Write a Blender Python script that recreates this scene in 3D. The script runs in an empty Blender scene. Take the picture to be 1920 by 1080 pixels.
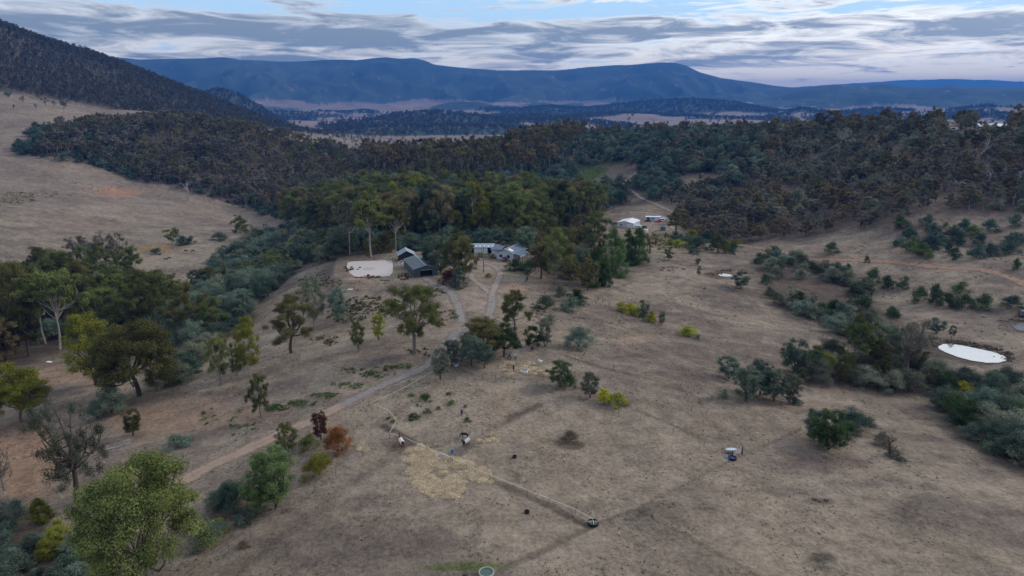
import bpy, math, random
import numpy as np
from mathutils import Vector, Matrix
from mathutils.bvhtree import BVHTree

# ------------------------------------------------------------------ camera, sky, sun, exposure
SC = bpy.context.scene
COL = SC.collection
CAMZ = 62.0
PITCH = math.radians(15.3)
FPX = 1280.0
cam_d = bpy.data.cameras.new('camera'); cam_d.lens = 24.0; cam_d.sensor_width = 36.0
cam_d.clip_start = 1.0; cam_d.clip_end = 80000.0
cam = bpy.data.objects.new('camera', cam_d); COL.objects.link(cam)
cam.location = (0, 0, CAMZ); cam.rotation_euler = (math.pi/2 - PITCH, 0, 0)
SC.camera = cam
SC.view_settings.view_transform = 'Standard'; SC.view_settings.look = 'None'
SC.view_settings.gamma = 1.0; SC.view_settings.exposure = 0.2
SC.render.resolution_x = 1024; SC.render.resolution_y = 576
cy = SC.cycles
cy.max_bounces = 4; cy.diffuse_bounces = 2; cy.glossy_bounces = 2; cy.volume_bounces = 0
cy.transparent_max_bounces = 6; cy.transmission_bounces = 2
cy.caustics_reflective = False; cy.caustics_refractive = False
cy.sample_clamp_indirect = 4.0

SUN_EL, SUN_AZ = math.radians(34), math.radians(72)      # azimuth clockwise from +Y (the view direction)
sun_dir = Vector((math.sin(SUN_AZ)*math.cos(SUN_EL), math.cos(SUN_AZ)*math.cos(SUN_EL), math.sin(SUN_EL)))
sl = bpy.data.lights.new('sun', 'SUN'); sl.energy = 1.5; sl.angle = math.radians(11); sl.color = (1.0, 0.93, 0.84)
so = bpy.data.objects.new('sun', sl); COL.objects.link(so)
so.rotation_euler = (-sun_dir).to_track_quat('-Z', 'Y').to_euler(); so.location = (0, 0, 300)

class NT:
    """small helper round a node tree"""
    def __init__(s, tree): s.t = tree; s.n = tree.nodes; s.l = tree.links
    def new(s, typ, **kw):
        n = s.n.new(typ)
        for k, v in kw.items():
            if k == 'inp':
                for a, b in v.items():
                    if isinstance(b, bpy.types.NodeSocket): s.l.new(b, n.inputs[a])
                    else: n.inputs[a].default_value = b
            else: setattr(n, k, v)
        return n
    def math(s, op, a, b=None, clamp=False):
        n = s.n.new('ShaderNodeMath'); n.operation = op; n.use_clamp = clamp
        for i, v in enumerate((a, b)):
            if v is None: continue
            if isinstance(v, bpy.types.NodeSocket): s.l.new(v, n.inputs[i])
            else: n.inputs[i].default_value = v
        return n.outputs[0]
    def mix(s, f, a, b, blend='MIX'):
        n = s.n.new('ShaderNodeMix'); n.data_type = 'RGBA'; n.blend_type = blend; n.clamp_factor = True
        for i, v in ((0, f), (6, a), (7, b)):
            if isinstance(v, bpy.types.NodeSocket): s.l.new(v, n.inputs[i])
            else: n.inputs[i].default_value = v if i == 0 else (*v, 1.0)
        return n.outputs[2]
    def noise(s, vec, scale, detail=4, rough=0.55, dist=0.0):
        n = s.new('ShaderNodeTexNoise', inp={'Scale': scale, 'Detail': detail, 'Roughness': rough, 'Distortion': dist})
        if vec is not None: s.l.new(vec, n.inputs['Vector'])
        return n.outputs[0]
    def ramp(s, fac, stops, interp='LINEAR'):
        n = s.n.new('ShaderNodeValToRGB'); e = n.color_ramp.elements; n.color_ramp.interpolation = interp
        while len(e) < len(stops): e.new(0.5)
        for i, (p, c) in enumerate(stops):
            e[i].position = p; e[i].color = (*c, 1) if len(c) == 3 else c
        s.l.new(fac, n.inputs[0]); return n.outputs[0]
    def maprange(s, v, a, b, c=0.0, d=1.0, smooth=False):
        n = s.n.new('ShaderNodeMapRange'); n.clamp = True
        if smooth: n.interpolation_type = 'SMOOTHSTEP'
        s.l.new(v, n.inputs[0])
        for i, x in enumerate((a, b, c, d)): n.inputs[i+1].default_value = x
        return n.outputs[0]

W = bpy.data.worlds.new('World'); SC.world = W; W.use_nodes = True
w = NT(W.node_tree); w.n.clear()
tc = w.new('ShaderNodeTexCoord')
nrm = w.new('ShaderNodeVectorMath', operation='NORMALIZE'); w.l.new(tc.outputs['Generated'], nrm.inputs[0])
sep = w.new('ShaderNodeSeparateXYZ'); w.l.new(nrm.outputs[0], sep.inputs[0])
X, Y, Z = sep.outputs
sky = w.new('ShaderNodeTexSky', sky_type='NISHITA', sun_disc=False, sun_elevation=SUN_EL, sun_rotation=SUN_AZ,
            altitude=300.0, air_density=1.0, dust_density=1.2, ozone_density=1.2)
skyc = w.new('ShaderNodeVectorMath', operation='SCALE'); w.l.new(sky.outputs[0], skyc.inputs[0]); skyc.inputs[3].default_value = 0.10
az = w.math('ARCTAN2', X, Y)
# cloud deck: billows drawn out sideways, thinner and closer together towards the horizon
zw = w.math('POWER', w.math('ADD', w.math('MAXIMUM', Z, 0.0), 0.02), 0.75)
def cvec(ax, zx, off):
    c_ = w.new('ShaderNodeCombineXYZ'); w.l.new(w.math('MULTIPLY', az, ax), c_.inputs[0]); w.l.new(w.math('MULTIPLY', zw, zx), c_.inputs[1]); c_.inputs[2].default_value = off; return c_.outputs[0]
big = w.noise(cvec(2.0, 17.0, 2.4), 1.0, 4, 0.5, 0.5)
fine = w.noise(cvec(8.0, 42.0, 7.3), 1.0, 9, 0.62, 0.7)
streak = w.noise(cvec(4.5, 52.0, 3.1), 1.0, 6, 0.6, 0.5)
# how much of the sky the deck covers at each height above the horizon (the bands of the photograph)
cover = w.ramp(w.math('MULTIPLY', Z, 5.0), [(0.0, (.30,)*3), (0.17, (.36,)*3), (0.27, (.56,)*3), (0.46, (.61,)*3), (0.57, (.34,)*3), (0.66, (.40,)*3), (0.76, (.60,)*3), (1.0, (.56,)*3)])
f = w.math('ADD', w.math('ADD', w.math('MULTIPLY', big, 0.58), w.math('MULTIPLY', fine, 0.80)), w.math('MULTIPLY', streak, 0.42))
f = w.math('ADD', f, w.math('SUBTRACT', cover, 1.355))       # about 0 at a cloud's edge
dens = w.maprange(f, -0.03, 0.20)
edge = w.maprange(f, -0.085, 0.04, smooth=True)
# brighter towards the hidden sun, upper right
dt = w.new('ShaderNodeVectorMath', operation='DOT_PRODUCT'); w.l.new(nrm.outputs[0], dt.inputs[0])
dt.inputs[1].default_value = (math.sin(math.radians(27))*math.cos(math.radians(17)), math.cos(math.radians(27))*math.cos(math.radians(17)), math.sin(math.radians(17)))
glow = w.maprange(dt.outputs['Value'], 0.84, 1.0, smooth=True)
horizon = w.maprange(Z, 0.03, 0.085, 1.0, 0.0)
blue = w.mix(w.maprange(Z, 0.02, 0.15), (0.66, 0.84, 0.96), (0.42, 0.67, 0.92))
bright = w.mix(glow, (0.78, 0.79, 0.78), (1.4, 1.33, 1.2))
bright = w.mix(w.math('MULTIPLY', horizon, 0.75), bright, (1.75, 1.5, 1.1))
dark = w.mix(w.math('MULTIPLY', glow, 0.35), (0.205, 0.238, 0.268), (0.30, 0.33, 0.38))
shade = w.maprange(w.math('ADD', dens, w.math('MULTIPLY', w.math('SUBTRACT', fine, 0.5), 2.3)), -0.05, 1.05)
cl = w.mix(shade, bright, dark)
blue = w.mix(w.maprange(Z, 0.028, 0.062, 1.0, 0.0, True), blue, (1.75, 1.5, 1.02))
cs = w.mix(edge, blue, cl)
# high above the frame: an even bright overcast with the sky showing through
hi = w.maprange(Z, 0.17, 0.34, smooth=True)
over = w.mix(w.maprange(fine, 0.40, 0.62), (0.32, 0.40, 0.54), (0.74, 0.77, 0.82))
over = w.mix(glow, over, (1.3, 1.28, 1.22))
cs = w.mix(hi, cs, over)
fin = w.new('ShaderNodeMix', data_type='RGBA', blend_type='ADD'); fin.inputs[0].default_value = 0.25
w.l.new(cs, fin.inputs[6]); w.l.new(skyc.outputs[0], fin.inputs[7])
below = w.mix(w.maprange(Z, -0.02, 0.0), (0.16, 0.15, 0.14), fin.outputs[2])
bg = w.new('ShaderNodeBackground'); w.l.new(below, bg.inputs[0]); bg.inputs[1].default_value = 1.0
out = w.new('ShaderNodeOutputWorld'); w.l.new(bg.outputs[0], out.inputs[0])

# ------------------------------------------------------------------ numbers
def H2(xi, yi, seed):
    h = (xi*374761393 + yi*668265263 + seed*1442695041) & 0xffffffff
    h = ((h ^ (h >> 13))*1274126177) & 0xffffffff
    h = h ^ (h >> 16)
    return (h & 0xffffff)/float(0xffffff)
def vnoise(x, y, seed=0):
    xi = np.floor(x).astype(np.int64); yi = np.floor(y).astype(np.int64)
    fx = x-xi; fy = y-yi
    fx = fx*fx*fx*(fx*(fx*6-15)+10); fy = fy*fy*fy*(fy*(fy*6-15)+10)
    a = H2(xi, yi, seed); b = H2(xi+1, yi, seed); c = H2(xi, yi+1, seed); d = H2(xi+1, yi+1, seed)
    return (a*(1-fx)+b*fx)*(1-fy)+(c*(1-fx)+d*fx)*fy
def fbm(x, y, seed=0, octs=4, gain=0.5):
    s = 0; a = 1; t = 0
    for o in range(octs):
        s = s + a*vnoise(x*2**o+o*17.3, y*2**o-o*9.1, seed+o); t += a; a *= gain
    return s/t*2-1                                           # -1..1
def sstep(a, b, x):
    t = np.clip((x-a)/(b-a), 0, 1); return t*t*(3-2*t)

CP, SP = math.cos(PITCH), math.sin(PITCH)
def pix_dir(px, py):
    """direction of a photograph pixel: horizontal x, horizontal y, vertical"""
    u = px-960.0; v = 540.0-py
    return u, FPX*CP+v*SP, v*CP-FPX*SP
def project(x, y, z):
    zc = z-CAMZ
    dep = y*CP-zc*SP; up = y*SP+zc*CP
    dep = np.maximum(dep, 1e-3)
    return 960+FPX*x/dep, 540-FPX*up/dep
def ratio(px, py):
    u, f_, v = pix_dir(px, py); return -v/math.hypot(u, f_)
def azim(px, py): u, f_, v = pix_dir(px, py); return math.atan2(u, f_)

# ------------------------------------------------------------------ the lie of the land
ctrl = []
def cz(px, py, z): ctrl.append((azim(px, py), (CAMZ-z)/ratio(px, py), z))
def cd(px, py, d): ctrl.append((azim(px, py), d, CAMZ-d*ratio(px, py)))
def cw(px, d, z): ctrl.append((azim(px, 400), d, z))
for a in (-1.2, -0.8, -0.4, 0, 0.4, 0.8, 1.2):
    ctrl.append((a, 8, -1-2*abs(a))); ctrl.append((a, 45, -1-3*abs(a)))
for q in [(0,1080,-6),(300,1080,-2),(600,1080,0),(960,1080,0),(1400,1080,-1),(1920,1080,-3),(-300,1080,-9),(2200,1080,-5),
          (0,900,-9),(200,880,-6),(400,880,-3),(600,850,0),(800,850,1),(1100,850,0),(1400,850,-3),(1650,850,-6),(1920,850,-9),(-300,900,-14),(2200,900,-11),
          (0,740,-13),(200,720,-10),(400,730,-5),(600,700,0),(800,690,3),(1000,700,2),(1200,700,0),(1500,730,-6),(1700,740,-10),(1920,700,-10),
          (0,640,-19),(200,620,-18),(400,620,-13),(550,600,-3),(700,570,2),(850,560,4),(1000,580,2),(1200,600,-3),(1400,640,-7),(1600,650,-12),(1820,660,-12),
          (480,560,-14),(580,520,-6),(650,510,0),(740,500,1),(800,500,1),(900,480,1),(960,480,1),(1100,500,-3),(1250,510,-8),(1400,530,-12),(1600,560,-15),(1800,560,-12),(1920,580,-11),
          (100,560,-25),(300,520,-28),(450,490,-28),(600,455,-20),(700,445,-8),(850,440,-6),(950,440,-8),(1060,440,-12),
          (50,500,-27),(150,480,-28),(360,465,-29),(500,425,-31),(-300,500,-25),(-300,640,-19),(2200,600,-8),(2200,700,-9)]: cz(*q)
for q in [(0,420,560),(150,400,620),(350,420,600),(520,412,640),(-300,420,560),(0,330,760),(150,330,760),(350,360,740),(450,390,720),
          (60,290,830),(250,330,790),(-300,300,820),(150,235,980),(300,225,990),(450,245,960),(600,292,880),(700,318,800),(800,312,790),
          (640,400,560),(740,395,540),(900,400,540),(1000,360,600),(900,330,660),(900,300,800),(1000,275,850),(1100,262,860),(1250,252,850),(1400,255,760),(1500,252,690),(1600,247,660),(1750,238,630),(1900,240,640),(2200,240,640),
          (1100,320,680),(1190,420,450),(1230,385,510),(1300,400,480),(1400,400,470),(1400,320,590),(1500,440,415),(1500,350,530),(1600,300,580),(1700,440,390),(1700,350,480),(1850,440,400),(1850,330,500),(1850,285,560),(1650,500,345),(1900,520,335),(2200,440,400),
          (0,240,1020),(50,200,1150),(0,178,1300),(200,222,1150),(250,205,1300),(400,232,1350),(500,252,1350),(560,245,1750),(650,262,1700),(750,262,1850),(850,258,2000),(600,250,1650),(-300,175,1250),
          (200,203,1390),(350,222,1500),(500,240,1760),(0,110,1550),(-300,40,1500),(-300,-90,1850),(-100,-5,1850),(0,40,1850),(100,80,1850),(200,112,1900),(300,152,1950),(400,186,2000),(480,219,2050),(560,244,2150)]: cd(*q)
for q in [(150,1060,40),(300,1080,26),(450,1080,15),(600,1050,0),(700,1000,-20),(800,1000,-25),(900,1000,-20),(1000,1020,0),(1200,1020,5),(1400,950,15),(1600,900,15),(1850,900,20),(2200,900,20),
          (1000,1400,-50),(1300,1400,-55),(1600,1400,-55),(1900,1400,-55),(2200,1400,-50),(1000,2200,-55),(1500,2200,-70),(2000,2200,-70),(800,2500,-50),
          (-300,2600,80),(0,2600,60),(200,2600,40),(400,2600,-10),(600,2600,-45),(700,1250,-42),(850,1300,-46),(600,1250,-25)]: cw(*q)
ctrl = np.array(ctrl)
KA = 2.2
def uv_(a, d): return a*KA, np.log(np.maximum(d, 5.0))
cu, cvv = uv_(ctrl[:, 0], ctrl[:, 1])
def phi(du, dv): return np.sqrt(du*du+dv*dv+0.012)
A = phi(cu[:, None]-cu[None], cvv[:, None]-cvv[None]); n_ = len(cu)
M_ = np.zeros((n_+3, n_+3)); M_[:n_, :n_] = A+np.eye(n_)*-0.004; P_ = np.stack([np.ones(n_), cu, cvv], 1); M_[:n_, n_:] = P_; M_[n_:, :n_] = P_.T
SOL = np.linalg.solve(M_, np.concatenate([ctrl[:, 2], np.zeros(3)]))
def h_near(a, d):
    u, v = uv_(a, d); o = np.zeros(u.shape)
    for i in range(n_): o += SOL[i]*phi(u-cu[i], v-cvv[i])
    return o+SOL[n_]+SOL[n_+1]*u+SOL[n_+2]*v

# far ranges: crest lines read off the photograph, each set at its own distance, with a front and back slope
def crest(pts, D):
    a = [azim(*p) for p in pts]; z = [CAMZ-D*ratio(*p) for p in pts]
    return np.array(a), np.array(z)
RIDGES = [  # name, distance, front width, back width, crest points, gully depth, wooded
 ('hill',  3600,  900, 1200, [(300,200),(400,172),(430,172),(470,192),(520,222),(560,243),(600,262)], 0.25, 1),
 ('hill',  3300,  420,  500, [(560,262),(660,240),(720,222),(760,214),(820,211),(880,216),(940,224),(1000,232),(1080,262)], 0.2, 1),
 ('hill',  2700,  260,  350, [(560,275),(620,247),(700,240),(800,240),(860,238),(950,240),(1010,255),(1060,275)], 0.2, 1),
 ('hill',  5200,  900, 1100, [(900,240),(955,216),(985,204),(1030,200),(1100,204),(1160,197),(1230,189),(1300,186),(1380,193),(1450,208),(1520,222),(1600,235)], 0.3, 1),
 ('hill',  6200,  500,  600, [(380,215),(520,208),(640,198),(700,201),(740,196),(800,203),(850,189),(900,188),(940,201),(1020,191),(1080,203),(1200,205),(1400,215)], 0.2, 0),
 ('hill',  4300,  900,  900, [(1400,235),(1500,205),(1560,213),(1650,205),(1750,212),(1850,200),(1960,205),(2150,200)], 0.3, 0),
 ('hill',  6900, 1500, 1200, [(1380,200),(1450,182),(1500,168),(1540,160),(1570,158),(1620,160),(1655,157),(1690,163),(1740,164),(1770,163),(1783,160),(1800,164),(1860,165),(1920,165),(2200,160)], 0.35, 1),
 ('range', 8800, 2900, 2500, [(-300,80),(-100,85),(200,107),(260,113),(330,111),(395,110),(420,108),(450,113),(520,115),(600,113),(670,113),(700,109),(725,107),(750,109),(775,108),(795,112),(815,121),(880,129),(940,133),(1000,132),(1060,131),(1100,126),(1160,122),(1210,118),(1240,116),(1265,117),(1285,122),(1310,134),(1350,145),(1400,152),(1450,160),(1500,165),(1560,172),(1700,190),(1900,200),(2200,200)], 0.42, 1),
 ('range',17000, 3000, 3000, [(-300,160),(600,170),(1400,170),(1560,158),(1600,155),(1640,152),(1700,150),(1760,148),(1790,147),(1830,150),(1920,151),(2200,155)], 0.2, 1),
]
RC = [crest(r[4], r[1]) for r in RIDGES]
def h_far(x, y, a, d):
    fl = np.interp(d, [2200, 2700, 3500, 5000, 6500, 9000, 30000], [-60, -55, -48, -25, 20, 40, 40])
    fl = fl + 46*fbm(x/760, y/760, 40, 4)*sstep(2500, 3200, d)
    best = fl.copy(); wood = (fbm(x/520, y/520, 44, 4) > 0.12).astype(float)
    for i, (r, (ca, czz)) in enumerate(zip(RIDGES, RC)):
        D, fw, bw, gd = r[1], r[2], r[3], r[5]
        top = np.interp(a, ca, czz, left=czz[0]-200, right=czz[-1]-200)
        top = top+np.where(top > 60, 1, 0)*(14*fbm(a*D/500, np.zeros_like(a), 50+i, 4)*D/8800)
        s = d-D
        spur = fbm(a*D/(fw*0.55)+i*7, d/(fw*2.5), 60+i, 4)
        L_ = fw*0.55; spur2 = 1-np.abs(fbm(x/L_+i*3+0.35*spur, y/L_*0.8+0.35*spur, 80+i, 4))*2.9
        t = np.where(s < 0, -s/fw, s/bw)
        bump = np.clip(t, 0, 1)
        prof = np.where(t < 1, 0.5+0.5*np.cos(np.pi*np.clip(t, 0, 1)**0.85), 0)
        prof = prof-gd*(2.4 if r[0] == 'range' else 1.7)*(0.5-0.5*spur2)*4*prof*(1-prof)-0.12*gd*spur*np.clip(t*4, 0, 1)*prof
        z = fl+(top-fl)*prof
        z = np.where((t < 1.05) & (top > fl), z, -999)
        m = z > best
        wd = float(r[6]) if r[6] == 1 else 0.0
        if r[6]: wv = np.where(prof > 0.07+0.06*fbm(x/300, y/300, 90+i, 3), 1.0, 0.0)
        else: wv = (fbm(x/300, y/300, 95+i, 4) > 0.05).astype(float)
        wood = np.where(m, wv, wood); best = np.maximum(best, z)
    return best, wood

PADS = []                                                    # level ground: (x, y, radius, soft edge, z, squash matrix)
def height(x, y, full=False):
    d = np.hypot(x, y); a = np.arctan2(x, y)
    am = np.clip(a, -1.25, 1.25)
    zn = h_near(am, np.minimum(d, 2600.0))
    rough = sstep(60, 400, d)
    zn = zn + fbm(x/38, y/38, 3, 4)*(0.7+2.2*rough) + fbm(x/6.5, y/6.5, 8, 3)*0.16
    # erosion and roughness of the hills beyond the farm
    hillm = sstep(600, 1200, d)
    zn = zn + hillm*(fbm(x/170, y/170, 11, 4)*9.0)
    wood = np.zeros(x.shape)
    zf = zn
    if np.any(d > 2100):
        zz_, wd = h_far(x, y, am, d)
        t = sstep(2150, 2600, d); zf = zn*(1-t)+zz_*t; wood = np.where(d > 2400, wd, 0)
    for (cx, cy_, ax, bx, soft, pz) in PADS:
        q = np.hypot(((x-cx)*ax[0]+(y-cy_)*ax[1]), ((x-cx)*bx[0]+(y-cy_)*bx[1]))
        t = 1-sstep(1.0, 1.0+soft, q); zf = zf*(1-t)+pz*t
    return (zf, wood) if full else zf
def hit0(px, py, far=2600.0):
    """march one picture ray to the first point on the ground"""
    u, f_, v = pix_dir(px, py); hl = math.hypot(u, f_)
    ds = np.exp(np.linspace(math.log(60), math.log(far), 1500)); x = u/hl*ds; y = f_/hl*ds
    z = CAMZ+v/hl*ds; g = height(x, y); k = np.argmax(z < g)
    if z[k] >= g[k]: k = len(ds)-1
    return x[k], y[k], g[k]
def pad(px, py, rx, ry, soft, dz=0.0, z=None):
    x, y, g = hit0(px, py); x2, y2, _ = hit0(px+rx, py); x3, y3, _ = hit0(px, py-ry)
    B = np.array([[x2-x, x3-x], [y2-y, y3-y]]); iB = np.linalg.inv(B)
    PADS.append((x, y, iB[0], iB[1], soft, (g if z is None else z)+dz)); return x, y, PADS[-1][5]
new_pads = []
arena_c = pad(694, 503, 66, 30, 0.3)
shed_c = pad(785, 507, 40, 22, 0.5)
house_c = pad(945, 480, 60, 18, 0.5)
pond_c = pad(1822, 661, 80, 25, 0.3, -0.5)
pond2_c = pad(1356, 515, 19, 4.0, 0.5, -0.4)
pond3_c = pad(1925, 613, 36, 10, 0.4, -0.6)
yard_c = pad(1205, 420, 60, 12, 0.5)

# ground mesh: a disc sheet round the viewpoint, rows closer together near by, out to the horizon
a_in = np.arange(-0.80, 0.8001, 0.00165); a_out1 = np.linspace(-math.pi, -0.80, 60)[:-1]; a_out2 = np.linspace(0.80, math.pi, 60)[1:]
AZ = np.concatenate([a_out1, a_in, a_out2])
R_ = [4.0]
while R_[-1] < 32000:
    r = R_[-1]; st = 0.12 if r < 50 else (0.0048 if r < 1300 else (0.0065 if r < 2600 else (0.008 if r < 9500 else 0.06)))
    R_.append(r*(1+st))
R_ = np.array(R_)
AA, DD = np.meshgrid(AZ, R_)
GX = np.sin(AA)*DD; GY = np.cos(AA)*DD
GZ, WOOD = height(GX, GY, True)
NR, NA = GX.shape
# ------------------------------------------------------------------ helpers for objects
def tag(o, label=None, cat=None, group=None, kind=None):
    if label: o['label'] = label
    if cat: o['category'] = cat
    if group: o['group'] = group
    if kind: o['kind'] = kind
    return o
def mesh_np(name, V, F, mats=None, midx=None, smooth=False):
    """V (n,3), F list of equal-length index arrays (m,k)"""
    me = bpy.data.meshes.new(name); V = np.asarray(V, dtype=np.float32); F = np.asarray(F, dtype=np.int32)
    k = F.shape[1]; me.vertices.add(len(V)); me.vertices.foreach_set('co', V.ravel())
    me.loops.add(F.size); me.loops.foreach_set('vertex_index', F.ravel())
    me.polygons.add(len(F)); me.polygons.foreach_set('loop_start', np.arange(len(F), dtype=np.int32)*k)
    for m in (mats or []): me.materials.append(m)
    if midx is not None: me.polygons.foreach_set('material_index', np.asarray(midx, dtype=np.int32))
    me.polygons.foreach_set('use_smooth', np.full(len(F), smooth))
    me.update(calc_edges=True); return me
def link(name, me, parent=None):
    o = bpy.data.objects.new(name, me); COL.objects.link(o)
    if parent: o.parent = parent
    return o
def empty(name, loc, rz=0.0, sc=None):
    o = bpy.data.objects.new(name, None); COL.objects.link(o); o.location = loc; o.rotation_euler = (0, 0, rz); o.empty_display_size = 0.5
    if sc: o.scale = sc
    return o
def mat(name, col, rough=0.9, var=0.15, scale=3.0, metal=0.0, bump=0.0, spec=0.3):
    m = bpy.data.materials.new(name); m.use_nodes = True; t = NT(m.node_tree); b = t.n['Principled BSDF']
    co = t.new('ShaderNodeTexCoord').outputs['Object']
    nz = t.noise(co, scale, 5, 0.6)
    c = t.mix(nz, tuple(x*(1-var) for x in col), tuple(min(1, x*(1+var)) for x in col)); t.l.new(c, b.inputs['Base Color'])
    b.inputs['Roughness'].default_value = rough; b.inputs['Metallic'].default_value = metal; b.inputs['Specular IOR Level'].default_value = spec
    if bump:
        bn = t.new('ShaderNodeBump', inp={'Strength': bump, 'Distance': 0.05}); t.l.new(nz, bn.inputs['Height']); t.l.new(bn.outputs[0], b.inputs['Normal'])
    return m

# ------------------------------------------------------------------ ground colours (albedo)
def C(*c): return np.array(c, dtype=np.float64)
def seg_dist(x, y, pts):
    best = np.full(x.shape, 1e9)
    for (x0, y0), (x1, y1) in zip(pts[:-1], pts[1:]):
        dx, dy = x1-x0, y1-y0; L = dx*dx+dy*dy+1e-9
        t = np.clip(((x-x0)*dx+(y-y0)*dy)/L, 0, 1); best = np.minimum(best, np.hypot(x-x0-t*dx, y-y0-t*dy))
    return best
def inpoly(px, py, poly):
    c = np.zeros(px.shape, bool); n = len(poly)
    for i in range(n):
        x0, y0 = poly[i]; x1, y1 = poly[(i+1) % n]
        if y0 == y1: continue
        c ^= ((y0 > py) != (y1 > py)) & (px < (x1-x0)*(py-y0)/(y1-y0)+x0)
    return c
PX, PY = project(GX, GY, GZ)
# forest floors: areas of the land, as outlines seen from the air with a range of distances
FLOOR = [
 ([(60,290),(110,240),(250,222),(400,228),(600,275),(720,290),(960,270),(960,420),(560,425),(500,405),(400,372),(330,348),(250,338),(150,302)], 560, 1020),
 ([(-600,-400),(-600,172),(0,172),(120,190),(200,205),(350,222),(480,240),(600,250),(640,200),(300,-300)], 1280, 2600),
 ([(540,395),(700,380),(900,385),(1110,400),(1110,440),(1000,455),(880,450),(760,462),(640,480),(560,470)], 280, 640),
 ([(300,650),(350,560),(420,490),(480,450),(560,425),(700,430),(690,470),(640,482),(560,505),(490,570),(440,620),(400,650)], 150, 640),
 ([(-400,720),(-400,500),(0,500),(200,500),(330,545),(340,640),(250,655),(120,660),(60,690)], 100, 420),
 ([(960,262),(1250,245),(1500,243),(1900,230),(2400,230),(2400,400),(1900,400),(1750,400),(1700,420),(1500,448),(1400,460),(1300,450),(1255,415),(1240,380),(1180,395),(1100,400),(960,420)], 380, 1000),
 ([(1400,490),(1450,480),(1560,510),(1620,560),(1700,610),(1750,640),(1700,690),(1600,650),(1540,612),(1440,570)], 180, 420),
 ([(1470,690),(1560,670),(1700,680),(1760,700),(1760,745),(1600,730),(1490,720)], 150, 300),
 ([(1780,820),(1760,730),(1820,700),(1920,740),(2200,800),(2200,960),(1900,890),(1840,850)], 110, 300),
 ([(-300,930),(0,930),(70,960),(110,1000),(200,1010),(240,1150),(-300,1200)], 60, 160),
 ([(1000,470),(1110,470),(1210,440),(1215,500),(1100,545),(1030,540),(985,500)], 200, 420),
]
d_ = DD; n1 = fbm(GX/60, GY/60, 21, 5); n2 = fbm(GX/14, GY/14, 22, 5); n3 = fbm(GX/3.2, GY/3.2, 23, 4); n4 = fbm(GX/230, GY/230, 24, 4)
n5 = fbm(GX/22+n1*0.8, GY/7+n1*0.8, 25, 5)
base = C(.248,.196,.146)[None, None]*np.ones(GX.shape+(1,))
def blend(mask, col):
    global base
    base = base*(1-mask[..., None])+np.array(col)[None, None]*mask[..., None]
blend(sstep(-0.1, 0.5, n1+0.5*n2)*0.6, (.275,.225,.155))           # straw grass
blend(sstep(0.0, 0.55, -n1+0.6*n5)*0.65, (.160,.122,.098))         # grey brown bare soil
blend(sstep(0.15, 0.6, n4+0.3*n2)*0.4, (.235,.19,.13))
n6 = fbm(GX/26+3, GY/17+n1, 27, 5)
blend(sstep(0.0, 0.4, n6)*0.6, (.158,.126,.106))
blend(sstep(0.05, 0.45, -n6)*0.5, (.30,.245,.185))
n7 = fbm(GX/11, GY/5+n2, 28, 5)
blend(sstep(0.1, 0.45, n7)*0.5, (.125,.10,.086))
blend(sstep(0.15, 0.45, -n7)*0.4, (.32,.265,.205))           # olive tint
blend(sstep(0.25, 0.6, n5*0.8+n3*0.5)*0.55, (.125,.098,.080))
blend(sstep(0.30, 0.55, n3)*0.35, (.30,.25,.185))
blend(sstep(0.32, 0.55, -n3)*0.35, (.13,.105,.085))
warp = 7*n2
def region(poly, d0, d1):
    m_ = 0; sc = 1.0
    for ox, oy, wv in ((0, 0, 14), (12, 5, 22), (-12, -4, 8), (6, -7, 18), (-7, 7, 26)): m_ = m_+inpoly(PX+n2*wv+n1*8+ox, PY+n2*wv*.45+n3*3+oy, poly)
    return m_/5.0*((d_ > d0) & (d_ < d1))
blend((sstep(0.1, 0.5, n2*.6+n1*.5+.25)*(1-sstep(110, 190, d_)))*0.55, (.325,.262,.195))
far_past = sstep(560, 700, d_)
blend(far_past*0.45, (.235,.185,.145))
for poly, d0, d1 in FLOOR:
    blend(region(poly, d0, d1)*0.85, (.070,.058,.044) if d0 == 1280 else ((.125,.096,.074) if d0 == 380 else (.092,.070,.052)))
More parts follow.
